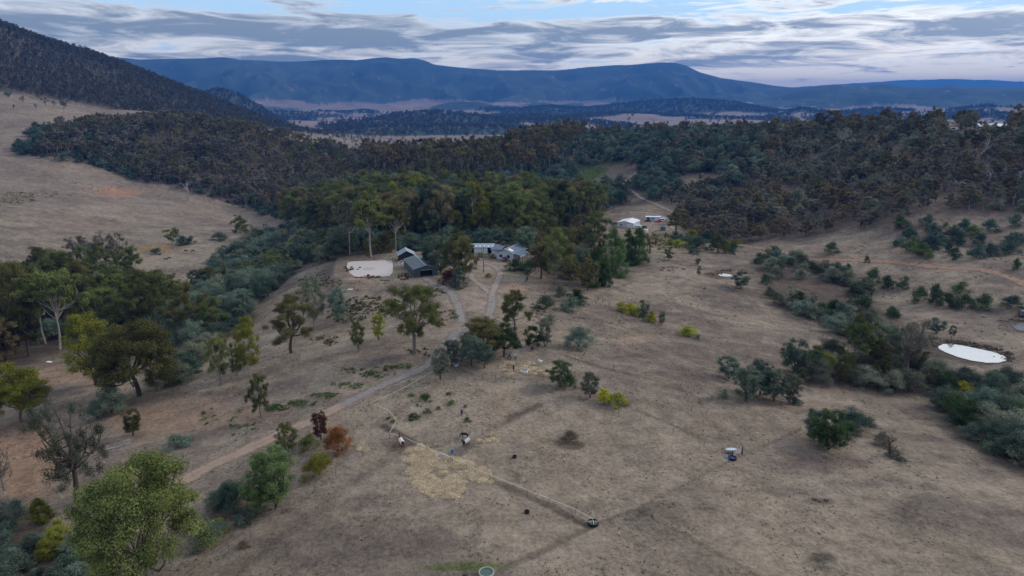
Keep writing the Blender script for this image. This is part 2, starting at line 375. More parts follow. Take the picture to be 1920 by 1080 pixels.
PATCH = [ # pixel centre, radii, colour, strength: bare orange earth, worn grey places, green spots
 (220,362,52,11,(.33,.19,.12),.8),(30,375,60,10,(.10,.10,.05),.5),(340,780,200,45,(.29,.19,.13),.5),(60,860,70,80,(.34,.21,.13),.75),(110,700,80,22,(.33,.22,.14),.7),
 (40,820,60,35,(.33,.21,.14),.6),(270,790,90,40,(.30,.20,.135),.5),(960,455,20,4,(.3,.22,.15),.5),(965,545,26,12,(.36,.24,.16),.7),(1190,637,36,9,(.34,.24,.17),.75),(1130,590,40,20,(.17,.13,.10),.5),
 (1000,690,70,12,(.34,.27,.18),.6),(945,760,16,40,(.33,.24,.17),.6),(960,800,50,20,(.30,.23,.165),.4),(1540,1045,42,12,(.07,.06,.05),.75),(1535,942,30,8,(.10,.08,.065),.6),
 (1555,870,90,16,(.13,.095,.08),.6),(1440,748,60,10,(.12,.095,.075),.6),(1068,835,26,9,(.11,.075,.055),.7),(880,1062,75,10,(.10,.13,.04),.8),(945,1062,40,8,(.12,.15,.04),.5),
 (1240,955,60,14,(.14,.11,.085),.4),(1120,470,40,9,(.30,.22,.15),.4),(1225,395,40,13,(.25,.19,.14),.8),(1210,428,70,16,(.27,.215,.165),.8),(1250,455,90,18,(.20,.17,.07),.5),
 (820,585,45,28,(.20,.15,.115),.6),(905,640,50,10,(.25,.19,.14),.5),(740,560,70,28,(.22,.175,.14),.5),(905,510,30,22,(.26,.20,.15),.6),(1310,480,60,20,(.2,.15,.115),.5),(1500,470,120,14,(.2,.155,.12),.5),
 (1100,325,55,14,(.055,.085,.022),.95),(1150,305,35,8,(.055,.08,.022),.9),(1310,345,40,14,(.20,.155,.12),.8),(1010,290,60,10,(.12,.075,.065),.7),(1090,285,80,9,(.13,.085,.07),.6),
 (430,345,60,20,(.17,.13,.10),.5),(470,370,50,20,(.16,.125,.10),.5),(1740,415,70,22,(.2,.155,.12),.9),(1880,420,60,20,(.2,.155,.12),.7),(1350,515,34,8,(.11,.07,.05),.7),
 (300,482,60,12,(.30,.24,.17),.6),(288,468,40,8,(.27,.17,.08),.8),(150,425,70,20,(.27,.2,.15),.4),(1820,661,88,28,(.10,.08,.065),.75),(1920,612,60,14,(.10,.08,.065),.7),(1650,905,70,10,(.15,.125,.10),.5),(1740,940,60,14,(.15,.125,.10),.5),
 (905,552,44,34,(.33,.26,.205),.75),(912,502,34,15,(.32,.255,.20),.7),(845,560,20,26,(.30,.24,.19),.6),(860,620,26,14,(.30,.24,.19),.6),(700,522,50,7,(.36,.29,.22),.6),(805,532,26,8,(.34,.27,.20),.6),(650,560,26,26,(.27,.22,.18),.5),
 (1450,700,40,8,(.18,.14,.11),.4),(560,880,40,14,(.16,.12,.095),.4),(840,830,45,12,(.19,.15,.12),.4),(740,830,30,10,(.10,.075,.06),.6),(1480,760,70,10,(.26,.19,.13),.5),(700,515,56,24,(.28,.22,.16),.6),(630,790,35,22,(.30,.21,.15),.5),
]
def ellipse(px, py, rx, ry):
    x, y, g = hit0(px, py); x2, y2, _ = hit0(px+rx, py); x3, y3, _ = hit0(px, py+ry if py < 1000 else py-ry)
    B = np.linalg.inv(np.array([[x2-x, x3-x], [y2-y, y3-y]]))
    return np.hypot(B[0, 0]*(GX-x)+B[0, 1]*(GY-y), B[1, 0]*(GX-x)+B[1, 1]*(GY-y))
for (px, py, rx, ry, c, s) in PATCH:
    q = ellipse(px, py, rx, ry)+0.45*n2+0.25*n3
    blend((1-sstep(0.6, 1.15, q))*s, c)
def ground_line(pts): return [hit0(*p)[:2] for p in pts]
WORN = [ # trodden lines along fences and old wheel tracks: pixels, half width m, colour, strength
 ([(720,800),(800,845),(900,893),(1000,935),(1105,988)], .55, (.10,.075,.06), .75), ([(1112,985),(1200,952),(1300,900),(1372,862),(1440,835),(1500,805)], .28, (.14,.11,.085), .5), ([(1108,978),(1198,945),(1298,893),(1368,856)], .35, (.31,.25,.185), .45),
 ([(940,1070),(1000,1040),(1112,985)], .4, (.14,.11,.085), .55), ([(1205,953),(1300,1010),(1420,1075)], .35, (.30,.25,.18), .6), ([(1207,958),(1302,1015),(1420,1080)], .35, (.12,.09,.07), .5),
 ([(850,860),(880,835),(920,805),(1010,760)], .6, (.11,.08,.065), .6), ([(1000,700),(1060,720),(1180,765),(1300,815),(1370,850)], .5, (.14,.105,.085), .6),
 ([(1060,668),(1150,695),(1230,715),(1300,740)], .5, (.12,.09,.075), .6), ([(1098,665),(1180,695),(1280,718)], .4, (.30,.24,.18), .4), ([(1175,570),(1230,540),(1300,505)], .5, (.28,.22,.17), .5),
 ([(1060,590),(1120,560),(1200,520),(1240,505)], .6, (.15,.115,.09), .4), ([(395,1060),(500,980),(625,885),(740,815)], .5, (.28,.22,.17), .5), ([(440,1075),(560,985),(700,880),(760,835)], .8, (.14,.11,.09), .45),
 ([(700,800),(850,705),(960,700)], .6, (.15,.115,.09), .4), ([(940,730),(930,790),(900,830)], 1.0, (.30,.23,.165), .5), ([(1380,470),(1460,505),(1400,520)], .5, (.13,.1,.08), .4), ([(1500,640),(1600,655),(1710,700)], .6, (.29,.23,.17), .4),
 ([(760,560),(800,560),(840,600),(856,640)], 1.1, (.27,.21,.16), .6), ([(700,555),(720,545),(790,545),(830,575)], .6, (.10,.085,.07), .5),
]
for pts, hw, c, s in WORN:
    q = seg_dist(GX, GY, ground_line(pts))
    blend(np.clip((1-sstep(hw*0.6, hw*2.4, q+0.6*hw*n3))*s*1.25*(0.85+0.5*n2), 0, 1), c)
# wooded hills far away
wd = WOOD*sstep(-0.6, -0.1, fbm(GX/70, GY/70, 31, 3)+0.35)
fw = (d_ > 2400)
base = np.where(fw[..., None], C(.26,.20,.165)[None, None]*(1+0.2*n4[..., None]), base)
fcol = C(.060,.082,.062)[None, None]*(1+0.45*fbm(GX/500, GY/500, 33, 5)[..., None]+0.35*fbm(GX/90, GY/110, 34, 4)[..., None])
wm_ = np.where(fw, np.clip(wd, 0, 1), 0)[..., None]; base = base*(1-wm_)+fcol*wm_
base = np.clip(base*(1+0.06*n3[..., None]), 0, 1)

V = np.stack([GX, GY, GZ], -1).reshape(-1, 3)
idx = np.arange(NR*NA).reshape(NR, NA)
q = np.stack([idx[:-1, :-1], idx[:-1, 1:], idx[1:, 1:], idx[1:, :-1]], -1).reshape(-1, 4)[:, ::-1]
c0 = np.array([[0, 0, float(GZ[0].mean())]]); V = np.concatenate([V, c0])
gme = mesh_np('ground', V, q, smooth=True)
ca = gme.color_attributes.new('albedo', 'FLOAT_COLOR', 'POINT')
cc = np.ones((len(V), 4), dtype=np.float32); cc[:-1, :3] = base.reshape(-1, 3); ca.data.foreach_set('color', cc.ravel())
ground = link('ground', gme); tag(ground, 'dry brown grazed paddocks and hills under scattered trees', None, None, 'structure')
gm = bpy.data.materials.new('dry_grass_ground'); gm.use_nodes = True; t = NT(gm.node_tree); b = t.n['Principled BSDF']
at = t.new('ShaderNodeVertexColor', layer_name='albedo')
geo = t.new('ShaderNodeNewGeometry').outputs['Position']
g1 = t.noise(geo, 1.4, 6, 0.75); g2 = t.noise(geo, 0.28, 5, 0.65); g3 = t.noise(geo, 0.02, 6, 0.7)
k = t.math('ADD', t.math('ADD', t.math('MULTIPLY', g1, 0.9), t.math('MULTIPLY', g2, 0.6)), t.math('MULTIPLY', g3, 0.35))
sc_ = t.new('ShaderNodeVectorMath', operation='SCALE'); t.l.new(at.outputs[0], sc_.inputs[0]); t.l.new(t.maprange(k, 0.66, 1.24, 0.38, 1.62), sc_.inputs[3])
t.l.new(sc_.outputs[0], b.inputs['Base Color']); b.inputs['Roughness'].default_value = 1.0; b.inputs['Specular IOR Level'].default_value = 0.1
bn = t.new('ShaderNodeBump', inp={'Strength': 1.0, 'Distance': 0.35}); t.l.new(t.math('ADD', g1, g2), bn.inputs['Height']); t.l.new(bn.outputs[0], b.inputs['Normal'])
gme.materials.append(gm)

BVH = BVHTree.FromPolygons(V.tolist(), q.tolist()) if False else None
import itertools
def zat(x, y):
    """height of the finished ground mesh (bilinear in its own grid)"""
    x = np.atleast_1d(np.asarray(x, float)); y = np.atleast_1d(np.asarray(y, float))
    a = np.arctan2(x, y); d = np.hypot(x, y)
    i = np.clip(np.searchsorted(R_, d)-1, 0, NR-2); j = np.clip(np.searchsorted(AZ, a)-1, 0, NA-2)
    f_ = (d-R_[i])/(R_[i+1]-R_[i]); g_ = (a-AZ[j])/(AZ[j+1]-AZ[j])
    return (GZ[i, j]*(1-g_)+GZ[i, j+1]*g_)*(1-f_)+(GZ[i+1, j]*(1-g_)+GZ[i+1, j+1]*g_)*f_
RAYD = np.exp(np.linspace(math.log(60), math.log(2590), 2600))
def hit(px, py):
    u, f_, v = pix_dir(px, py); hl = math.hypot(u, f_)
    x = u/hl*RAYD; y = f_/hl*RAYD; z = CAMZ+v/hl*RAYD; g = zat(x, y); k = int(np.argmax(z < g))
    if z[k] >= g[k]: k = len(RAYD)-1
    return float(x[k]), float(y[k]), float(g[k])
def ppm(x, y, z):
    """photograph pixels per metre at a place"""
    return FPX/(y*CP-(z-CAMZ)*SP)
# ------------------------------------------------------------------ foliage and bark materials
def leaf_mat(name, cols, trans=0.15):
    m = bpy.data.materials.new(name); m.use_nodes = True; t = NT(m.node_tree); t.n.clear()
    oi = t.new('ShaderNodeObjectInfo').outputs['Random']
    tint = t.new('ShaderNodeAttribute', attribute_name='tint').outputs['Fac']
    k = t.math('FRACT', t.math('MULTIPLY', oi, 7.13))
    st = [(i/(len(cols)-1), c) for i, c in enumerate(cols)]
    c = t.ramp(t.math('ADD', t.math('MULTIPLY', k, 0.75), t.math('MULTIPLY', tint, 0.25)), st)
    br = t.math('MULTIPLY', t.math('ADD', t.math('MULTIPLY', tint, 1.0), 0.55), t.math('ADD', t.math('MULTIPLY', oi, 0.95), 0.62))
    s = t.new('ShaderNodeVectorMath', operation='SCALE'); t.l.new(c, s.inputs[0]); t.l.new(br, s.inputs[3])
    d = t.new('ShaderNodeBsdfDiffuse'); t.l.new(s.outputs[0], d.inputs[0])
    tr = t.new('ShaderNodeBsdfTranslucent'); t.l.new(s.outputs[0], tr.inputs[0])
    mx = t.new('ShaderNodeMixShader'); mx.inputs[0].default_value = trans; t.l.new(d.outputs[0], mx.inputs[1]); t.l.new(tr.outputs[0], mx.inputs[2])
    o = t.new('ShaderNodeOutputMaterial'); t.l.new(mx.outputs[0], o.inputs[0]); return m
LM = {
 'cypress': leaf_mat('cypress_sprays', [(0.077,0.134,0.041), (0.102,0.166,0.046)]),
 'olive': leaf_mat('olive_gum_leaves', [(.092,.118,.040), (.122,.142,.046), (.112,.108,.040)]),
 'olivedark': leaf_mat('dark_gum_leaves', [(0.084,0.092,0.033), (0.113,0.110,0.038), (0.097,0.084,0.036)]),
 'yellowgreen': leaf_mat('yellow_green_leaves', [(0.179,0.192,0.033), (0.218,0.211,0.036)]),
 'gorse': leaf_mat('gorse_yellow_leaves', [(0.243,0.230,0.015), (0.307,0.282,0.015)]),
 'dark': leaf_mat('dark_green_leaves', [(0.051,0.079,0.036), (0.069,0.095,0.041)]),
 'mid': leaf_mat('mid_green_leaves', [(0.070,0.115,0.044), (0.096,0.134,0.046)]),
 'blue': leaf_mat('blue_green_leaves', [(0.084,0.123,0.090), (0.128,0.166,0.125), (0.100,0.128,0.077)]),
 'bluedark': leaf_mat('dark_blue_green_leaves', [(0.061,0.097,0.074), (0.084,0.120,0.082)]),
 'grey': leaf_mat('grey_green_leaves', [(0.128,0.143,0.092), (0.166,0.173,0.122)]),
 'brown': leaf_mat('brown_dry_leaves', [(0.147,0.120,0.064), (0.166,0.128,0.061), (0.118,0.110,0.059)]),
 'greybrown': leaf_mat('grey_brown_leaves', [(0.147,0.128,0.109), (0.166,0.147,0.109), (0.118,0.113,0.087)]),
 'orange': leaf_mat('orange_autumn_leaves', [(.19,.078,.024), (.17,.070,.022)]),
 'redbrown': leaf_mat('red_brown_leaves', [(.105,.042,.032), (.09,.036,.026)]),
 'range': leaf_mat('hill_forest_leaves', [(.080,.086,.052), (.10,.094,.058), (.070,.068,.050)]),
 'fern': leaf_mat('bracken_leaves', [(.075,.092,.030), (.11,.10,.040), (.065,.07,.03)]),
 'tuft': leaf_mat('dry_tussock_blades', [(.17,.13,.085), (.11,.085,.06), (.22,.18,.12)]),
 'tuftdark': leaf_mat('dark_tussock_blades', [(.16,.125,.088), (.12,.095,.068)]),
 'straw': leaf_mat('straw_stalks', [(.40,.315,.20), (.48,.385,.26), (.32,.25,.165)], 0.05),
}
BK = {'pale': mat('pale_gum_bark', (.30,.27,.235), 0.9, 0.3, 2.5), 'dark': mat('dark_bark', (.075,.06,.05), 0.95, 0.3, 2.5),
      'grey': mat('grey_bark', (.17,.15,.13), 0.95, 0.3, 2.5), 'dead': mat('bleached_dead_wood', (.36,.34,.32), 0.9, 0.2, 3.0)}

# ------------------------------------------------------------------ tree shapes, unit height, base at the origin
def tube_np(pts, rads, sides, VV, FF):
    n0 = sum(len(v) for v in VV); pts = np.array(pts, float); k = len(pts); ring = []
    for i in range(k):
        t_ = pts[min(i+1, k-1)]-pts[max(i-1, 0)]; t_ /= np.linalg.norm(t_)+1e-9
        a = np.cross(t_, (0.3, 1, 0.1)); a /= np.linalg.norm(a)+1e-9; b_ = np.cross(t_, a)
        an = np.arange(sides)*2*math.pi/sides
        ring.append(pts[i]+rads[i]*(np.cos(an)[:, None]*a+np.sin(an)[:, None]*b_))
    VV.append(np.concatenate(ring))
    for i in range(k-1):
        for s in range(sides):
            FF.append((n0+i*sides+s, n0+i*sides+(s+1) % sides, n0+(i+1)*sides+(s+1) % sides, n0+(i+1)*sides+s))
def limb(p0, p1, r0, r1, rg, sides, VV, FF, n=4, wob=.05, lift=.0):
    p0 = np.array(p0, float); p1 = np.array(p1, float); L = np.linalg.norm(p1-p0); P = []
    off = rg.normal(0, wob*L, 3)
    for i in range(n+1):
        f = i/n; P.append(p0+(p1-p0)*f+off*math.sin(math.pi*f)+np.array([0, 0, -lift*L*math.sin(math.pi*f)]))
    tube_np(P, np.linspace(r0, r1, n+1), sides, VV, FF); return P
def leaves(clumps, per, size, rg, up=0.35, flat=1.0, drop=0.0):
    """clumps: rows of x, y, z, rx, rz.  Little quads scattered through the outer part of each clump."""
    c = np.asarray(clumps); n = len(c); N = n*per
    ci = np.repeat(np.arange(n), per)
    u = rg.normal(0, 1, (N, 3)); u /= np.linalg.norm(u, axis=1)[:, None]
    r = rg.uniform(0, 1, N)**0.45
    # lumpy outline: each clump swells differently in different directions
    ph = rg.uniform(0, 6.28, (n, 3)); r = r*(0.85+0.28*np.sin(3*u[:, 0]+ph[ci, 0])*np.cos(3*u[:, 1]+ph[ci, 1])+0.12*np.sin(5*u[:, 2]+ph[ci, 2]))
    p = c[ci, :3]+u*r[:, None]*np.stack([c[ci, 3], c[ci, 3], c[ci, 4]], 1)
    p[:, 2] -= drop*np.abs(rg.normal(0, 1, N))*c[ci, 4]
    nn = u*0.75+rg.normal(0, 0.55, (N, 3)); nn[:, 2] += up; nn /= np.linalg.norm(nn, axis=1)[:, None]
    a = np.cross(nn, rg.normal(0, 1, (N, 3))); a /= np.linalg.norm(a, axis=1)[:, None]; b = np.cross(nn, a)
    s = size*rg.uniform(0.6, 1.5, N); a *= (s*1.25)[:, None]; b *= (s*0.62)[:, None]
    V = np.stack([p-a-b*0.4, p-b, p+a+b*0.3, p+b], 1).reshape(-1, 3)
    F = np.arange(N*4).reshape(-1, 4)
    ct = rg.uniform(0, 1, n); tint = np.clip(0.22+0.50*ct[ci]+0.28*rg.uniform(0, 1, N)-.08, 0, 1)
    return V, F, np.repeat(tint, 4)
def crown_clumps(kind, rg, asp, n):
    out = []; lim = []
    if kind == 'dome':
        for i in range(n):
            th = rg.uniform(0, 6.283); v = rg.uniform(0.0, 1.0); el = math.asin(v**0.8*0.98)
            k = rg.uniform(0.55, 0.98)
            x, y, z = math.cos(th)*math.cos(el)*.42*asp*k, math.sin(th)*math.cos(el)*.42*asp*k, .30+.61*math.sin(el)*k
            if rg.random() < .25: z -= .10
            out.append((x, y, z, rg.uniform(.065, .125)*asp**.5, rg.uniform(.045, .075)))
    elif kind == 'gum':
        m = max(6, n//6)
        for j in range(m):
            th = j*2.4+rg.uniform(-.4, .4); zz = .26+.64*(j+.5)/m if j else .9; rr = asp*.36*rg.uniform(.25, 1)*(1.15-abs(zz-.55)*1.3)
            cx, cyy = math.cos(th)*rr, math.sin(th)*rr; lim.append((cx, cyy, zz))
            for i in range(n//m):
                out.append((cx+rg.normal(0, .062*asp), cyy+rg.normal(0, .062*asp), zz+rg.normal(0, .040), rg.uniform(.05, .11)*asp**.6, rg.uniform(.035, .07)))
    elif kind in ('tall', 'umb'):
        m = max(4, n//5)
        for j in range(m):
            th = j*2.4+rg.uniform(-.4, .4); zz = rg.uniform(.55, .95) if kind == 'tall' else rg.uniform(.55, .92); rr = asp*.38*rg.uniform(.25, 1)*(1 if kind == 'tall' else 1.1-max(0, zz-.72)*2.4)
            cx, cyy = math.cos(th)*rr, math.sin(th)*rr; lim.append((cx, cyy, zz))
            for i in range(n//m):
                out.append((cx+rg.normal(0, .06*asp), cyy+rg.normal(0, .06*asp), zz+rg.normal(0, .035), rg.uniform(.055, .10)*asp**.5, rg.uniform(.03, .055)))
    elif kind == 'oval':
        for i in range(n):
            th = rg.uniform(0, 6.283); zz = rg.uniform(.22, .93); rad = asp*.43*math.sqrt(max(0, 1-((zz-.56)/.44)**2))*rg.uniform(.35, 1)
            out.append((math.cos(th)*rad, math.sin(th)*rad, zz, rg.uniform(.07, .13)*asp**.6, rg.uniform(.05, .09)))
    elif kind == 'bush':
        for i in range(n):
            th = rg.uniform(0, 6.283); v = rg.uniform(0, 1)**.7; k = rg.uniform(.45, 1)
            out.append((math.cos(th)*.40*asp*k*math.cos(v*1.45), math.sin(th)*.40*asp*k*math.cos(v*1.45), .10+.72*math.sin(v*1.45)*k, rg.uniform(.11, .20)*asp**.6, rg.uniform(.09, .17)))
    elif kind == 'cone':
        for i in range(n):
            zz = rg.uniform(.04, .93); th = rg.uniform(0, 6.283); rad = asp*.40*(min(1, zz*5+.45))*(1-zz)**.55*rg.uniform(.5, 1.05)
            out.append((math.cos(th)*rad, math.sin(th)*rad, zz, rg.uniform(.05, .085)*asp**.3, rg.uniform(.06, .10)))
        out.append((0, 0, .95, .035, .07))
    elif kind == 'sparse':
        m = max(5, n//3)
        for j in range(m):
            th = j*2.4+rg.uniform(-.5, .5); zz = rg.uniform(.35, .92); rr = asp*.40*rg.uniform(.3, 1)
            cx, cyy = math.cos(th)*rr, math.sin(th)*rr; lim.append((cx, cyy, zz))
            for i in range(max(1, n//m)):
                out.append((cx+rg.normal(0, .06*asp), cyy+rg.normal(0, .06*asp), zz+rg.normal(0, .05), rg.uniform(.04, .085)*asp**.6, rg.uniform(.04, .09)))
    return out, lim
def make_tree(kind, seed, lod, asp):
    """returns crown (V, F, tint) or None and trunk (V, F)"""
    rg = np.random.default_rng(seed)
    if kind == 'dead':
        VV, FF = [], []; top = np.array([rg.normal(0, .05), rg.normal(0, .05), .72])
        P = limb((0, 0, -.02), top, .022, .010, rg, 5, VV, FF, 6, .04)
        for j in range(9 if lod else 14):
            f = rg.uniform(.35, 1); p = np.array(P[int(f*6)]); th = j*2.4+rg.uniform(-.4, .4)
            L = rg.uniform(.16, .36)*(1.25-.4*f); e = p+np.array([math.cos(th)*L*.75*asp*1.4, math.sin(th)*L*.75*asp*1.4, L*.8])
            Q = limb(p, e, .008, .003, rg, 4, VV, FF, 3, .1)
            for k in range(2 if lod else 4):
                s = np.array(Q[rg.integers(1, 4)]); e2 = s+np.array([rg.normal(0, .07), rg.normal(0, .07), rg.uniform(.02, .12)])
                limb(s, e2, .0035, .0012, rg, 3, VV, FF, 2, .1)
        return None, (np.concatenate(VV), FF)
    cfg = {'dome': (130, 50, 22), 'gum': (84, 44, 20), 'tall': (45, 30, 16), 'umb': (80, 40, 16), 'oval': (72, 46, 22), 'bush': (42, 30, 15), 'cone': (90, 54, 26), 'sparse': (55, 30, 14)}[kind]
    n = cfg[lod]; cl, lim = crown_clumps(kind, rg, asp, n)
    per = {'dome': (190, 70, 26), 'gum': (150, 58, 24), 'tall': (120, 48, 20), 'umb': (150, 60, 24), 'oval': (150, 64, 26), 'bush': (170, 74, 30), 'cone': (100, 44, 20), 'sparse': (90, 36, 18)}[kind][lod]
    size = (.0052 if kind in ('dome', 'sparse', 'gum') else .0068, .0140, .030)[lod]*(1.3 if kind == 'bush' else 1)*(asp**.3)
    if lod: cl = [(a, b, c, d*(1.15, 1.4)[lod-1], e*(1.2, 1.5)[lod-1]) for a, b, c, d, e in cl]
    per = int(per*(3.6 if kind in ('dome', 'sparse', 'gum') else 2.4, 1.8, 1.5)[lod])
    cr = leaves(cl, per, size, rg, up=.45 if kind != 'cone' else .1, drop=.35 if kind in ('gum', 'sparse') else .15)
    cv_ = cr[0]; rr_ = np.percentile(np.hypot(cv_[:, 0], cv_[:, 1]), 97); ks = asp/2/rr_; kz = 1/np.percentile(cv_[:, 2], 99.7)
    cv_[:, :2] *= ks; cv_[:, 2] *= kz; cl = [(a*ks, b*ks, c*kz, d, e) for a, b, c, d, e in cl]; lim = [(a*ks, b*ks, c*kz) for a, b, c in lim]
    VV, FF = [], []; sd = (7, 5, 4)[lod]
    tr = (1, 1.15, 1.7)[lod]*{'dome': .034, 'gum': .026, 'tall': .0135, 'umb': .017, 'oval': .020, 'bush': .016, 'cone': .018, 'sparse': .030}[kind]
    zt = {'dome': .30, 'gum': .38, 'tall': .60, 'umb': .50, 'oval': .34, 'bush': .10, 'cone': .55, 'sparse': .45}[kind]
    forks = 1 if kind in ('tall', 'umb', 'cone', 'dome') else (2 + int(rg.integers(0, 2)) if kind == 'oval' else 1)
    tops = []
    for k in range(forks):
        tp = np.array([rg.normal(0, .03)+(.07*math.cos(k*2.1) if forks > 1 else 0), rg.normal(0, .03)+(.07*math.sin(k*2.1) if forks > 1 else 0), zt])
        tube_np([(0, 0, -.03), (0, 0, .012)], [tr*1.7, tr*1.15], sd, VV, FF) if k == 0 else None
        P = limb((0, 0, .01), tp, tr/forks**.5, tr*.62/forks**.5, rg, sd, VV, FF, 5 if lod < 2 else 3, .04); tops.append(P)
    targets = lim if lim else [cl[i][:3] for i in rg.permutation(len(cl))[:(16, 9, 4)[lod]]]
    if kind == 'cone': targets = [(0, 0, .9)]
    for j, tg in enumerate(targets[:(26, 14, 6)[lod]]):
        P = tops[j % forks]; s = P[-1] if rg.random() < .6 else P[-2]
        mid = limb(s, (tg[0], tg[1], tg[2]), tr*.45, tr*.13, rg, max(3, sd-2), VV, FF, 4 if lod < 2 else 2, .08, .08)
        if lod < 2:
            for kk in range(3 if lod == 0 else 1):
                m = np.array(mid[-2]); e = m+rg.normal(0, .07, 3)*np.array([asp, asp, .6])+np.array([0, 0, .05])
                limb(m, e, tr*.2, tr*.06, rg, 3, VV, FF, 2, .1)
        if kind == 'sparse' or (kind in ('tall', 'umb') and lod < 2 and rg.random() < .35):
            m = np.array(mid[2 if len(mid) > 2 else 1]); e = m+rg.normal(0, .16, 3)*np.array([asp, asp, .7])+np.array([0, 0, .08])
            limb(m, e, tr*.3, tr*.05, rg, 3, VV, FF, 3, .15)
    return cr, (np.concatenate(VV), FF)
SHAPES = {}; ASP = {'dome': 1.05, 'gum': .72, 'tall': .42, 'umb': .72, 'oval': .55, 'bush': 1.3, 'cone': .50, 'sparse': .75, 'dead': .5}
def shape(kind, var, lod):
    key = (kind, var, lod)
    if key not in SHAPES:
        seed = (sorted(ASP).index(kind)*100+var*10+lod)+5
        cr, tk = make_tree(kind, seed, lod, ASP[kind])
        tm = mesh_np('trunk', tk[0], tk[1]); tm.materials.append(None); cm = None
        if cr:
            cm = mesh_np('crown', cr[0], cr[1]); at_ = cm.attributes.new('tint', 'FLOAT', 'POINT'); at_.data.foreach_set('value', cr[2].astype(np.float32)); cm.materials.append(None)
        SHAPES[key] = (cm, tm, cr, tk)
    return SHAPES[key]
NAMES = {'dome': 'gum_tree', 'gum': 'gum_tree', 'tall': 'tall_gum_tree', 'umb': 'tall_gum_tree', 'oval': 'young_gum_tree', 'bush': 'wattle_bush', 'cone': 'conifer_tree', 'sparse': 'ragged_gum_tree', 'dead': 'dead_tree'}
def setmat(o, m):
    o.material_slots[0].link = 'OBJECT'; o.material_slots[0].material = m
def put_tree(kind, var, lod, x, y, z, h, w_, leaf, bark, label, cat, group, rz=0.0, name=None, lean=0.0):
    cm, tm, _, _ = shape(kind, var, lod)
    s = w_/ASP[kind]
    root = empty(name or NAMES[kind], (x, y, z-0.02*h if kind != 'bush' else z-.05*h), rz, (s, s, h))
    if lean: root.rotation_euler = (0, lean, rz)
    tag(root, label, cat, group)
    tr = link('trunk', tm, root); setmat(tr, BK[bark])
    if cm: c_ = link('crown', cm, root); setmat(c_, LM[leaf])
    return root
# joined shapes for the far woods
WOODS = {}
def wood_protos(key, kinds, leaf, bark, lod=2):
    c = bpy.data.collections.new('wood_'+key)
    for i, (kind, var) in enumerate(kinds):
        cm, tm, cr, tk = shape(kind, var, lod)
        V = np.concatenate([tk[0]]+([cr[0]] if cr else [])); F = np.concatenate([np.array(tk[1])]+([cr[1]+len(tk[0])] if cr else []))
        mi = np.concatenate([np.zeros(len(tk[1]), int)]+([np.ones(len(cr[1]), int)] if cr else []))
        me = mesh_np('wood_tree', V, F, [BK[bark], LM[leaf]], mi)
        at_ = me.attributes.new('tint', 'FLOAT', 'POINT'); tv = np.concatenate([np.zeros(len(tk[0]))]+([cr[2]] if cr else [])); at_.data.foreach_set('value', tv.astype(np.float32))
        o = bpy.data.objects.new('%02d_wood' % i, me); c.objects.link(o)
    WOODS[key] = (c, len(kinds), [ASP[k] for k, _ in kinds]); return c
def stuff_scatter(name, label, key, P, Hh, Wd, seed=0):
    """one object: every plant of a wood too far or too many to count"""
    if len(P) == 0: return
    c, nk, asps = WOODS[key]; rg = np.random.default_rng(seed+77)
    me = bpy.data.meshes.new(name); me.vertices.add(len(P)); me.vertices.foreach_set('co', np.asarray(P, dtype=np.float32).ravel())
    ki = rg.integers(0, nk, len(P)); s = np.asarray(Wd)/np.array(asps)[ki]
    sc = np.stack([s, s, np.asarray(Hh)], 1).astype(np.float32)
    a = me.attributes.new('sc', 'FLOAT_VECTOR', 'POINT'); a.data.foreach_set('vector', sc.ravel())
    a = me.attributes.new('rot', 'FLOAT_VECTOR', 'POINT'); r = np.zeros((len(P), 3), np.float32); r[:, 2] = rg.uniform(0, 6.283, len(P)); r[:, :2] = rg.normal(0, .05, (len(P), 2)); a.data.foreach_set('vector', r.ravel())
    a = me.attributes.new('ki', 'INT', 'POINT'); a.data.foreach_set('value', ki.astype(np.int32))
    o = link(name, me); tag(o, label, None, None, 'stuff')
    g = bpy.data.node_groups.new('scatter', 'GeometryNodeTree'); g.interface.new_socket('Geometry', in_out='INPUT', socket_type='NodeSocketGeometry'); g.interface.new_socket('Geometry', in_out='OUTPUT', socket_type='NodeSocketGeometry')
    N = g.nodes; L = g.links; gi = N.new('NodeGroupInput'); go = N.new('NodeGroupOutput'); ip = N.new('GeometryNodeInstanceOnPoints'); ci = N.new('GeometryNodeCollectionInfo')
    ci.inputs[0].default_value = c; ci.inputs[1].default_value = True; ci.inputs[2].default_value = True; ip.inputs['Pick Instance'].default_value = True
    def attr(nm, ty):
        n = N.new('GeometryNodeInputNamedAttribute'); n.data_type = ty; n.inputs[0].default_value = nm; return n.outputs[0]
    L.new(gi.outputs[0], ip.inputs['Points']); L.new(ci.outputs[0], ip.inputs['Instance']); L.new(attr('ki', 'INT'), ip.inputs['Instance Index'])
    er = N.new('FunctionNodeEulerToRotation'); L.new(attr('rot', 'FLOAT_VECTOR'), er.inputs[0]); L.new(er.outputs[0], ip.inputs['Rotation']); L.new(attr('sc', 'FLOAT_VECTOR'), ip.inputs['Scale'])
    L.new(ip.outputs[0], go.inputs[0]); md = o.modifiers.new('scatter', 'NODES'); md.node_group = g
    return o
